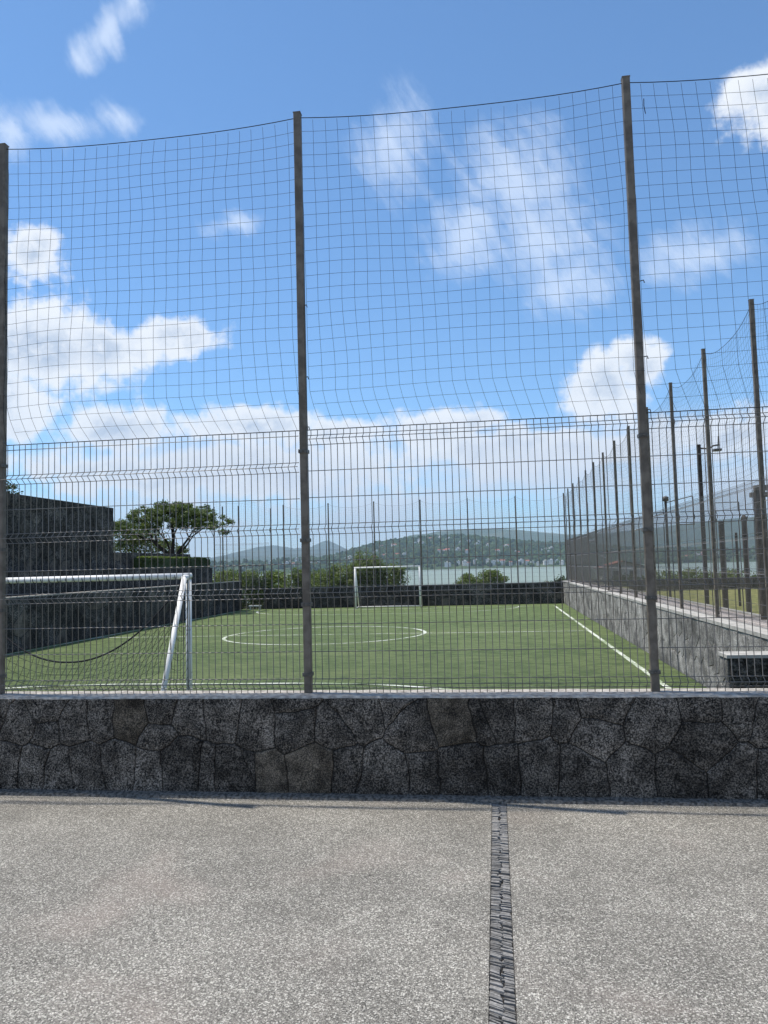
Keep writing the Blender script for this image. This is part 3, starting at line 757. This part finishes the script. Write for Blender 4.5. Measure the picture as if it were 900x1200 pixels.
def net_mesh(seed, H0, H1, sag, r=.0014, W_=BAY, cell=.098, nseg=1):
    """a hanging 10 cm net: top edge on a sagging cord, bottom gathered to the cord on the panel"""
    mb = MB(); rows = int(round((H1 - H0) / cell)); cols = int(round(W_ / cell))
    def P(i, k):
        s = i / cols; t = k / rows                       # t 0 bottom, 1 top
        sg = sag * 4 * s * (1 - s)
        ztop = H1 - sg
        z = H0 + (ztop - H0) * t
        b = min(1.0, (1 - t) * 2.2)
        belly = -0.13 * b * b * sin(pi * (0.08 + 0.84 * s)) + .05 * noise.noise(Vector((s * 3 + seed, t * 3, 1)))
        low = max(0.0, 1 - k / 3.0)
        x = s * W_ + .085 * low ** 1.3 + .02 * noise.noise(Vector((s * 6, t * 5, seed))) * (1 - low) + .05 * (t - .5) * (-1)
        x += .035
        y = belly * (1 - low ** 2)
        z -= .03 * noise.noise(Vector((s * 2.5, t * 3, seed + 9))) * t * (1 - t) * 4
        if k == rows: z = ztop
        return (min(W_ + .03, max(.02, x)), y, z)
    G = [[P(i, k) for k in range(rows + 1)] for i in range(cols + 1)]
    for i in range(cols + 1): mb.tube(G[i], r, 3)
    for k in range(1, rows): mb.tube([G[i][k] for i in range(cols + 1)], r, 3)
    return mb.mesh('net', M['net'])
def cord_mesh(H1, sag, W_=BAY, r=.0033, n=14):
    mb = MB()
    pts = [(s * W_, 0, H1 - sag * (1 - abs(2 * s - 1) ** 2.6) - .0) for s in [i / n for i in range(n + 1)]]
    mb.tube(pts, r, 5); return mb.mesh('cord', M['rope'], True)
def post_mesh(h, w, name='post'):
    mb = MB(); bevel_box(mb, -w / 2, -w / 2, -.02, w / 2, w / 2, h, w * .09)
    mb.box(-w / 2 - .002, -w / 2 - .002, h, w / 2 + .002, w / 2 + .002, h + .006)
    return mb.mesh(name, M['post'])
def clamp_mesh(w):
    mb = MB(); a = w / 2 + .007
    mb.box(-a, -a - .004, -.013, a, -w / 2 + .001, .013); mb.box(-a, w / 2 - .001, -.013, a, a, .013)
    mb.box(-a, -w / 2, -.013, -w / 2 + .001, w / 2, .013); mb.box(w / 2 - .001, -w / 2, -.013, a, w / 2, .013)
    mb.tube([(0, -a - .003, 0), (0, -a - .016, 0)], .006, 6, cap=True)
    return mb.mesh('clamp', M['clamp'])
vA, hA = panel_meshes(PANEL_A, 48, .0030); vB, hB = panel_meshes(PANEL_B, 48, .0030)
pA = far_panel(PANEL_A); pB = far_panel(PANEL_B)
postN = post_mesh(4.42, .055); postF = post_mesh(4.25, .056); clampN = clamp_mesh(.055)
nets = [net_mesh(s * 3.7, 1.955, 4.39, .06) for s in range(3)]
corN = cord_mesh(4.39, .05); corL = MB(); corL.tube([(0, 0, 1.955), (BAY, 0, 1.955)], .0035, 4); corL = corL.mesh('cord', M['rope'])
netsF = [net_mesh(20 + s * 3.7, 1.955, 4.20, .20, .0012) for s in range(2)]; corF = cord_mesh(4.20, .20, n=12)

def hook_mesh():
    mb = MB(); mb.tube([(.03, -.02, 0), (.05, -.035, .0), (.055, -.035, -.02)], .004, 5); return mb.mesh('hook', M['clamp'], True)
hookM = hook_mesh()
# near fence on the front wall
FEN = 5.73
fence = thing('mesh_fence', 'near wire mesh fence with tall posts and ball netting above the dark front wall', 'fence', (-8.764, FEN, .70))
for k in range(7):
    x = k * BAY
    p = ob('post', postN, fence, (x, 0, 0))
    for z in (1.79, 1.125, .65, .14):
        ob('clamp', clampN, p, (0, 0, z))
    for z in (2.9, 2.35, 1.97): ob('hook', hookM, p, (0, 0, z))
    if k == 6: break
    A = k != 2
    hp = ob('wire_panel', hA if A else hB, fence, (x + .035, -.012, 0))
    for i in range(48): ob('vertical_wire', vA if A else vB, hp, ((BAY - .07) * (i + .5) / 48, 0, 0))
    ob('net', nets[(k + 1) % 3], fence, (x, .02, 0), kind='stuff')
    ob('net_cord', corN, fence, (x, 0.0, 0)); ob('net_cord', corL, fence, (x, .02, 0))
# loose end of cord on the net
lc = MB(); lc.tube([(0, 0, 0), (-.004, -.01, -.06), (.004, -.012, -.12)], .003, 4); ob('loose_cord', (lc, M['rope']), fence, (4 * BAY + .12, -.01, 4.25))

def fence_run(th, n, bay, base=0.0, rotz=0.0, first=True, alt=0):
    d = Vector((cos(rotz), sin(rotz), 0)); sc = bay / BAY
    for k in range(n + 1):
        ob('post', postF, th, tuple(d * bay * k), rot=(0, 0, rotz))
        if k == n: break
        ob('wire_panel', pA if (k + alt) % 4 else pB, th, tuple(d * (bay * k + .035 * sc)), rot=(0, 0, rotz), scale=(sc, 1, 1), kind='stuff')
        ob('net', netsF[k % 2], th, tuple(d * bay * k), rot=(0, 0, rotz), scale=(sc, 1, 1), kind='stuff')
        ob('net_cord', corF, th, tuple(d * bay * k), rot=(0, 0, rotz), scale=(sc, 1, 1))
th = thing('mesh_fence', 'long receding mesh fence with ball netting on top of the sunlit right-hand wall', 'fence', (3.40, 8.2, RT))
fence_run(th, 13, 2.385, rotz=pi / 2)
th = thing('mesh_fence', 'distant mesh fence with thin posts and netting on the far end wall behind the goal', 'fence', (-10.61, FY + .16, .60))
fence_run(th, 6, 2.333)
th = thing('mesh_fence', 'distant mesh fence section beside the gate at the far left corner', 'fence', (-14.43, FY + .55, 1.05))
for x in (0, .46, 1.32, 3.04): ob('post', postF, th, (x, 0, -.3 if x < 3 else -.5), scale=(1, 1, .98))
ob('wire_panel', pA, th, (0, 0, 0), scale=(3.04 / BAY, 1, 1), kind='stuff'); ob('net', netsF[0], th, (0, 0, 0), scale=(3.04 / BAY, 1, 1), kind='stuff'); ob('net_cord', corF, th, (0, 0, 0), scale=(3.04 / BAY, 1, 1))
# gate
g = thing('gate', 'thin dark framed mesh gate in the gap at the far left corner of the pitch', 'gate', (-12.86, FY - .02, TZ))
f = MB()
for x in (0, 1.2): f.box(x, 0, 0, x + .045, .045, 2.24)
f.box(.045, 0.002, 2.195, 1.2, .043, 2.24); f.box(.045, .002, .08, 1.2, .043, .12); f.box(.045, .002, 1.1, 1.2, .043, 1.14)
ob('gate_frame', (f, M['clamp']), g)
f = MB()
for i in range(20): f.box(.06 + i * .057, .015, .12, .065 + i * .057, .02, 2.195)
ob('gate_mesh', (f, M['wire']), g, kind='stuff')
b = thing('bench', 'small white bench standing low by the gate at the far left corner', 'bench', (-12.35, FY - .35, TZ))
f = MB(); f.box(0, 0, .16, .62, .22, .21); ob('seat', (f, M['white']), b)
for x in (.05, .53):
    f = MB(); f.box(x, .03, 0, x + .04, .19, .16); ob('leg', (f, M['white']), b)

# ================================================================ goals
def tube_ob(name, pts, r, m_, parent, n=12, cap=True):
    mb = MB(); mb.tube(pts, r, n, cap=cap); return ob(name, (mb, m_, True), parent)
def cord(pts, r=.006):
    mb = MB(); mb.tube(pts, r, 4); return mb
HG = 1.955
def goal(th, wd, back, side_top):
    """posts at x 0 and wd, back frame towards y=back (sign gives the side)"""
    pr = .04
    for x in (0, wd):
        mb = MB(); mb.tube([(x, 0, 0), (x, 0, HG)], pr, 12, cap=True)
        # groove that holds the net clips
        p = ob('goal_post', (mb, M['white'], True), th)
        g2 = MB(); g2.box(x - .006, (pr - .002) * (1 if back > 0 else -1) - .004, .05, x + .006, (pr - .002) * (1 if back > 0 else -1) + .004, HG - .05)
        ob('groove', (g2, M['clamp']), p)
        tube_ob('back_brace', [(x, back * .12, HG - .02), (x, back, .02)], .034, M['white'], th)
        tube_ob('top_stub', [(x, 0, HG - .02), (x, back * .14, HG - .02)], .034, M['white'], th)
        tube_ob('ground_rail', [(x, 0.03 * (1 if back > 0 else -1), .03), (x, back, .03)], .028, M['white'], th)
    tube_ob('crossbar', [(-pr, 0, HG), (wd + pr, 0, HG)], pr, M['white'], th)
    tube_ob('back_rail', [(0, back, .03), (wd, back, .03)], .03, M['white'], th)
GW = 3.07
ng = thing('football_goal', 'near white goal at the lower left seen from behind with a black net slung low', 'goal', (-7.06, 9.9, TZ))
goal(ng, GW, -1.10, 1)
# net hung from the corners: its top rope sags deep between the posts
def rope_top(s):
    q = 2 * s - 1
    return Vector((GW * s, -.16 - .10 * (1 - q * q), 1.90 - 1.02 * (1 - abs(q) ** 2.1)))
mb = MB(); mb.tube([rope_top(i / 30) for i in range(31)], .011, 6); ob('net_rope', (mb, M['rope'], True), ng)
mb = MB(); cols, rows = 38, 15
def NP(i, k):
    s = i / cols; t = k / rows
    a = rope_top(s); b = Vector((GW * s, -1.1, .03))
    p = a.lerp(b, t); h = (a.z - .03)
    p.z -= .10 * sin(pi * t) * min(1, h); p.y -= .05 * sin(pi * t)
    p.x += .07 * noise.noise(Vector((s * 6, t * 3, 0))) + (.5 - s) * .16 * sin(pi * t); p.z += .03 * noise.noise(Vector((s * 9, t * 4, 3))) * (1 - t)
    return p
Gd = [[NP(i, k) for k in range(rows + 1)] for i in range(cols + 1)]
for i in range(cols): 
    for k in range(0, rows):
        pass
for i in range(cols + 1): mb.tube(Gd[i], .0028, 3)
for k in range(1, rows + 1): mb.tube([Gd[i][k] for i in range(cols + 1)], .0028, 3)
for x in (0.0, GW):
    sgn = 1 if x else -1
    for j in range(1, 17):
        t = j / 17; z0 = HG * (1 - t)
        yb = -1.10 * (1 - (z0 / HG)) - .12 * (z0 / HG)
        mb.tube([(x + .03 * sin(pi * q) * noise.noise(Vector((j, q, x))) , yb * q, z0 - .12 * sin(pi * q) - q * .1 * t) for q in [i / 6 for i in range(7)]], .0028, 3)
    for j in range(1, 8):
        f_ = j / 8; yb = -.12 - .98 * f_
        mb.tube([(x, yb * .5 + yb * .5 * q, HG - 0.1 - (HG - .1) * q * 1.0 * 1.0 if True else 0) for q in [0.0 + f_ * .3, .6 + f_ * .2, 1.0]], .0028, 3)
ob('net', (mb, M['rope']), ng, kind='stuff')
tube_ob('net_tie', [(GW, -.02, HG - .06), (GW - .05, -.12, HG - .16), (GW - .10, -.19, HG - .20)], .009, M['rope'], ng, 6)
mb = MB()
for i in range(26):
    x = .06 + i * (GW - .12) / 25
    mb.tube([(x + .012 * cos(a) * 0 + .02 * a / 6.28, .044 * cos(a), HG + .044 * sin(a)) for a in [pi * .9 + k * pi / 5 for k in range(9)]], .0045, 3)
ob('net_ties', (mb, M['rope']), ng, kind='stuff')
fg = thing('football_goal', 'small white goal at the far end of the pitch facing the camera', 'goal', (-6.74, 38.0 - .35, TZ))
goal(fg, 3.12, .85, 1)
mb = MB()
for i in range(27):
    x = 3.12 * i / 26
    mb.tube([(x, .05, HG - .04), (x, .25, HG * .93 - .35 * sin(pi * i / 26) ** 2), (x, .80, .6), (x, .84, .05)], .0022, 3)
for k in range(13):
    q = k / 12; mb.tube([(3.12 * i / 8, .2 + .62 * q, (HG - .15 - .30 * sin(pi * i / 8) * (1 - q)) * (1 - q) + .05) for i in range(9)], .0022, 3)
ob('net', (mb, M['net']), fg, kind='stuff')

# ================================================================ vegetation
import numpy as np
def leaves(name, centers, count, size, material, seed, parent, flat=0.0, shell=0.5):
    """leaf faces scattered through lumpy volumes; centers = (x,y,z,rx,ry,rz)"""
    rg = np.random.RandomState(seed)
    wts = np.array([c[3] * c[4] * c[5] for c in centers]) ** 0.67; wts = wts / wts.sum()
    idx = rg.choice(len(centers), count, p=wts)
    C = np.array(centers)[idx]
    d = rg.normal(size=(count, 3)); d /= np.linalg.norm(d, axis=1)[:, None]
    rad = rg.rand(count) ** shell
    pos = C[:, :3] + d * rad[:, None] * C[:, 3:6] * (1 + .18 * rg.normal(size=(count, 1)) * .6)
    n = d * 0.6 + rg.normal(size=(count, 3)) * .7; n[:, 2] += flat
    n /= np.linalg.norm(n, axis=1)[:, None]
    a = np.cross(n, rg.normal(size=(count, 3))); a /= np.linalg.norm(a, axis=1)[:, None]
    b = np.cross(n, a)
    s = size * (0.6 + .8 * rg.rand(count))[:, None]
    v = np.empty((count, 4, 3))
    v[:, 0] = pos - a * s; v[:, 1] = pos - b * s * .45 + n * s * .1; v[:, 2] = pos + a * s; v[:, 3] = pos + b * s * .45 - n * s * .05
    me = bpy.data.meshes.new(name)
    me.vertices.add(count * 4); me.vertices.foreach_set('co', v.reshape(-1))
    me.loops.add(count * 4); me.loops.foreach_set('vertex_index', np.arange(count * 4))
    me.polygons.add(count); me.polygons.foreach_set('loop_start', np.arange(count) * 4); me.polygons.foreach_set('loop_total', np.full(count, 4))
    me.materials.append(material); me.update(); me.validate()
    return ob(name, me, parent)
def limb(mb, p, d, L, r, depth, rg, ends, spread=.5, flatten=0.0, grav=.06):
    pts = [Vector(p)]; rad = [r]; d = Vector(d).normalized(); n = 4
    for i in range(n):
        d = (d + Vector((rg.uniform(-1, 1), rg.uniform(-1, 1), rg.uniform(-1, 1))) * .13 + Vector((0, 0, grav))).normalized()
        pts.append(pts[-1] + d * L / n); rad.append(r * (1 - .38 * (i + 1) / n))
    mb.tube(pts, rad, 7 if r > .03 else 4)
    if depth == 0: ends.append((pts[-1], d)); return
    for k in range(rg.choice((2, 3)) if depth > 1 else 3):
        q = Vector((rg.uniform(-1, 1), rg.uniform(-1, 1), rg.uniform(-.3, .7) * (1 - flatten))) * spread * 1.5
        limb(mb, pts[-1] if k else pts[-2], (d + q) * 1.0, L * rg.uniform(.62, .85), rad[-1] * .72, depth - 1, rg, ends, spread, flatten, grav * .5)
    if depth <= 2: ends.append((pts[-1], d))

# umbrella-shaped tree behind the hedge
rg = random.Random(44)
TB = Vector((-15.4, 36.2, 2.3))
tree = thing('tree', 'flat-crowned spreading tree with several dark trunks above the clipped hedge', 'tree', tuple(TB))
mb = MB(); ends = []
for (dx, dz, L, r) in ((-.75, 1.0, 1.2, .11), (-.12, 1.0, 1.15, .09), (.16, 1.0, 1.0, .085), (.62, .95, 1.15, .075), (1.0, .75, 1.2, .06), (-.35, .9, 1.15, .06)):
    limb(mb, (dx * .12, 0, -.05), (dx, rg.uniform(-.35, .35), dz), L, r, 3, rg, ends, .62, .55, .02)
ob('trunk', (mb, M['bark'], True), tree)
cl = []
for p, d in ends:
    x, y, z = p
    z = min(z, 2.55 - .05 * x * x)
    if z < .75: z = .8 + rg.random() * .5
    cl.append((max(-2.35, min(2.75, x)) + rg.uniform(-.15, .15), y, z + rg.uniform(0, .12), rg.uniform(.16, .34), rg.uniform(.2, .4), rg.uniform(.08, .16)))
for k in range(90):
    x = rg.uniform(-2.3, 2.6); top = 2.46 - .16 * (x - .1) ** 2 * (1 if x < 0 else .72)
    cl.append((x, rg.uniform(-1.6, 1.6), top - rg.random() ** 1.3 * .85, rg.uniform(.18, .36), .35, rg.uniform(.08, .17)))
ob_ = leaves('crown', cl, 24000, .054, M['leaf_tree'], 5, tree, flat=.5, shell=.6)
def bush(name, label, cat, base, lobes, count, size, material, seed, group=None, stems=5, hgt=.6):
    t = thing(name, label, cat, base, group)
    rg = random.Random(seed); mb = MB()
    for k in range(stems):
        a = rg.uniform(0, 2 * pi)
        c = rg.choice(lobes)
        mb.tube([(0.1 * cos(a), .1 * sin(a), -.1), (c[0] * .5, c[1] * .5, c[2] * .55), (c[0], c[1], c[2])], [.05, .035, .015], 5)
    ob('stem', (mb, M['bark']), t)
    rr = []
    for c in lobes:
        rr.append(c)
        for q in range(7):
            th_ = rg.uniform(0, 2 * pi); ph_ = rg.uniform(-.2, 1.3)
            rr.append((c[0] + cos(th_) * cos(ph_) * c[3] * .8, c[1] + sin(th_) * cos(ph_) * c[4] * .8, c[2] + sin(ph_) * c[5] * .8, c[3] * rg.uniform(.25, .5), c[4] * rg.uniform(.25, .5), c[5] * rg.uniform(.25, .5)))
    leaves('foliage', rr, count, size, material, seed, t, flat=.3, shell=.45)
    return t
bush('tree', 'pale green bushy tree behind the spreading tree beside the tall stone wall', 'tree', (-18.3, 38.5, 2.3),
     [(-.6, 0, 1.2, .9, .8, .8), (.5, .2, .9, 1.0, .8, .75), (-.2, 0, .5, 1.3, .8, .55), (1.5, 0, .5, .8, .7, .45), (-.9, 0, 1.7, .5, .5, .4), (2.3,0,.35,.5,.5,.3)], 10000, .055, M['leaf_back'], 61)
h = thing('hedge', 'low clipped hedge with sunlit green top on the terrace under the spreading tree', 'hedge', (-14.2, 30.0, T2Z))
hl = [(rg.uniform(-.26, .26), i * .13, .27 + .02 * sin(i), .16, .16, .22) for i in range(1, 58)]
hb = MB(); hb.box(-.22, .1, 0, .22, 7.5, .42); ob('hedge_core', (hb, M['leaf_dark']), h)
leaves('foliage', hl, 12000, .032, M['leaf_dark'], 71, h, flat=-.2, shell=.35)  # shaded front of the hedge painted with the dark leaf
leaves('sunlit_top', [(c[0], c[1], .47, .17, .16, .05) for c in hl], 5000, .03, M['leaf_hedge_sunlit'], 72, h, flat=1.2, shell=.6)  # thin layer of brighter leaves, painting the sunlit top
bush('shrub', 'leafy shrub spilling over the top of the tall wall at the left edge', 'shrub', (-15.0, 21.9, 4.05),
     [(0, 0, .35, .45, .5, .35), (.1, .7, .2, .35, .4, .22), (0, -.6, .6, .4, .5, .5)], 1600, .045, M['leaf_dark'], 81)
# bushes behind the far wall
ZB = -1.1
bush('bush', 'round green bush in the far left corner behind the gate', 'bush', (-14.4, 43, ZB), [(-.6, 0, 1.9, 1.0, 1, .8), (.7, 0, 1.7, 1.1, 1, .85), (1.7, -.5, 1.2, .8, .8, .8), (-1.4, 0, 1.2, .8, .8, .8)], 16000, .06, M['leaf_bush'], 91)
bush('bush', 'dark tangled bush growing just behind the thin gate', 'bush', (-12.5, 40.9, ZB), [(0, 0, 1.3, 1.0, .6, 1.0), (.6, 0, .8, .6, .5, .7), (-.9, 0, 1.0, .8, .6, .9)], 8000, .05, M['leaf_dark'], 92)
bush('bush', 'green bush behind the far wall left of the middle fence post', 'bush', (-11.2, 43, ZB), [(-.9, 0, 1.6, 1.0, 1, 1.0), (.3, 0, 1.7, 1.0, 1, .9), (1.5, 0, 1.6, 1.1, 1, .95), (.2, 0, 1.0, 1.9, 1, .9)], 21000, .06, M['leaf_bush'], 93)
bush('bush', 'tall yellow-green bush behind the far wall right of the middle fence post', 'bush', (-8.3, 42, ZB), [(-.9, 0, 1.5, .9, 1, .9), (.3, 0, 2.0, 1.0, 1, .95), (1.4, 0, 2.45, .9, 1, 1.1), (1.0, 0, 1.4, 1.4, 1, .9)], 24000, .055, M['leaf_bush'], 94)
bush('bush', 'spreading green bush behind the left post of the far goal', 'bush', (-6.0, 42.2, ZB), [(-.5, 0, 2.2, .9, .9, 1.0), (.5, 0, 1.9, .9, .9, .9), (0, 0, 1.2, 1.1, .9, .9)], 15000, .055, M['leaf_bush'], 95)
bush('bush', 'isolated round green bush behind the far wall right of the goal', 'bush', (-.8, 42, ZB), [(-.6, 0, 1.55, .8, .8, .6), (.5, 0, 1.7, .85, .8, .6), (0, 0, 1.0, 1.0, .8, .7)], 16000, .05, M['leaf_bush'], 96)
bush('bush', 'small sparse yellowish bush behind the far wall near the right corner', 'bush', (2.5, 42, ZB), [(0, 0, 1.3, .4, .5, .45), (.4, 0, 1.1, .4, .5, .3)], 900, .045, M['leaf_yellow'], 97)
# planting beyond the right terrace
bush('hedge', 'long low dark hedge behind the walkway in front of the red-roofed pavilion', 'hedge', (6.6, 40, -1.0), [(x * 1.3 - 3.2, rg.uniform(-.3, .3), 1.15 + rg.uniform(-.1, .15), .9, .7, .62) for x in range(9)], 14000, .06, M['leaf_dark'], 98, stems=9)
bush('hedge', 'green hedge behind the low garden wall beyond the lawn on the right', 'hedge', (11.5, 31.5, -.4), [(x * 1.3 - 5.2, rg.uniform(-.3, .3), 1.05 + rg.uniform(-.08, .10), .9, .6, .45) for x in range(10)], 12000, .055, M['leaf_bush'], 99, stems=9)

# ================================================================ right side: pavilion, posts, poles
pz = site(11.6, 75) - .1
pv_ = thing('pavilion', 'small white pavilion with red tiled gable roof beyond the right-hand fence', 'pavilion', (11.6, 75, pz))
EH = .95 - pz; RH = 1.52 - pz
f = MB(); f.box(-1.9, 0, -.5, 1.9, 3.2, EH); f.add([(-1.9, 0, EH), (1.9, 0, EH), (0, 0, RH - .06), (-1.9, 3.2, EH), (1.9, 3.2, EH), (0, 3.2, RH - .06)], [(0, 1, 2), (4, 3, 5), (1, 4, 5, 2), (3, 0, 2, 5)])
ob('wall', (f, M['plaster']), pv_)
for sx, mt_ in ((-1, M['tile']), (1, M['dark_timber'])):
    f = MB(); vs = [(0, -.5, RH), (sx * 2.2, -.5, EH - .03), (sx * 2.2, 3.7, EH - .03), (0, 3.7, RH)]
    f.add(vs + [(x, y, z - .09) for x, y, z in vs], [(0, 1, 2, 3), (7, 6, 5, 4), (0, 4, 5, 1), (1, 5, 6, 2), (2, 6, 7, 3)])
    ob('roof', (f, mt_), pv_)
for x, ww in ((-.9, .5), (.55, .34)):
    f = MB(); f.box(x, -.03, EH - 1.9, x + ww, .05, EH - .35); ob('window', (f, M['window']), pv_)

def pole(name, label, cat, loc, h, w, group=None, m_='dark_timber'):
    t = thing(name, label, cat, loc, group)
    f = MB(); bevel_box(f, -w / 2, -w / 2, -.1, w / 2, w / 2, h, w * .12); ob('shaft', (f, M[m_]), t)
    return t
t = pole('lamp_post', 'tall dark post with a small floodlight arm behind the right-hand fence', 'lamp post', (4.46, 17.8, .61), 3.46, .08)
f = MB(); f.tube([(0, 0, 3.38), (.22, 0, 3.36), (.30, 0, 3.42), (.44, 0, 3.44)], .018, 6, cap=True); ob('arm', (f, M['clamp'], True), t)
f = MB(); f.box(.30, -.08, 3.30, .46, .08, 3.345); f.tube([(.40, 0, 3.34), (.42, 0, 3.62)], .012, 5, cap=True); ob('floodlight', (f, M['clamp']), t)
t = pole('lamp_post', 'slim dark post with a small lamp head, next to the second receding fence post', 'lamp post', (4.42, 21.2, .61), 2.48, .055)
f = MB(); f.tube([(0, 0, 2.48), (0, 0, 2.50), (0, 0, 2.60), (0, 0, 2.62)], [.03, .085, .085, .02], 10, cap=True); ob('lamp_head', (f, M['clamp'], True), t)
f = MB(); f.box(.28, -.02, 1.85, .31, .01, 2.52); f.box(.66, -.02, 1.85, .69, .01, 2.60)
f.tube([(.0, 0, 2.45), (.67, 0, 2.60)], .013, 5); f.tube([(.29, 0, 1.87), (.67, 0, 1.87)], .013, 5)
ob('side_frame', (f, M['clamp']), t)
t = pole('timber_post', 'dark timber post with a thin wire arm on the lawn edge, left of the pergola', 'post', (4.47, 16.46, .61), 1.72, .08)
f = MB(); f.tube([(-.10, 0, 1.70), (-.10, 0, 2.09), (.36, 0, 2.09), (.36, 0, 1.78)], .011, 5); ob('wire_arm', (f, M['clamp']), t)
t = pole('timber_post', 'dark timber post with rounded top on the lawn edge nearest the pergola', 'post', (4.50, 15.08, .61), 1.68, .085)
f = MB(); f.tube([(0, 0, 1.66), (0, 0, 1.72), (0, 0, 1.76)], [.06, .05, .02], 10, cap=True); ob('cap', (f, M['dark_timber'], True), t)
t = pole('timber_post', 'slender dark timber post standing back on the lawn between two thicker posts', 'post', (4.9, 17.0, .61), 1.5, .045)
pg = thing('pergola', 'dark timber pergola frame at the right edge behind the fence', 'pergola', (3.98, 12.6, .61))
for (x, y, w_) in ((0, 0, .10), (2.4, 0, .12), (2.4, 1.4, .11), (.42, 1.4, .09)):
    f = MB(); bevel_box(f, x - w_ / 2, y - w_ / 2, -.1, x + w_ / 2, y + w_ / 2, 2.0, .01); ob('column', (f, M['dark_timber']), pg)
for (x0, y0, x1, y1) in ((-.05, -.05, 2.5, .05), (.32, 1.35, 2.5, 1.45)):
    f = MB(); f.box(x0, y0, 2.0, x1, y1, 2.08); ob('beam', (f, M['post']), pg)

# ================================================================ haze
hz = MB(); hz.box(-13500, -4000, LAKE_Z - 5.5, 13500, 13500, 640)
mt = bpy.data.materials.new('haze_air'); mt.use_nodes = True
nt = mt.node_tree; nt.nodes.clear()
pvn = nt.nodes.new('ShaderNodeVolumePrincipled'); pvn.inputs['Color'].default_value = (0.60, 0.80, 1.0, 1); pvn.inputs['Density'].default_value = 0.000085
pvn.inputs['Anisotropy'].default_value = 0.0
on = nt.nodes.new('ShaderNodeOutputMaterial'); nt.links.new(pvn.outputs[0], on.inputs['Volume'])
ob('haze', (hz, mt), kind='stuff')
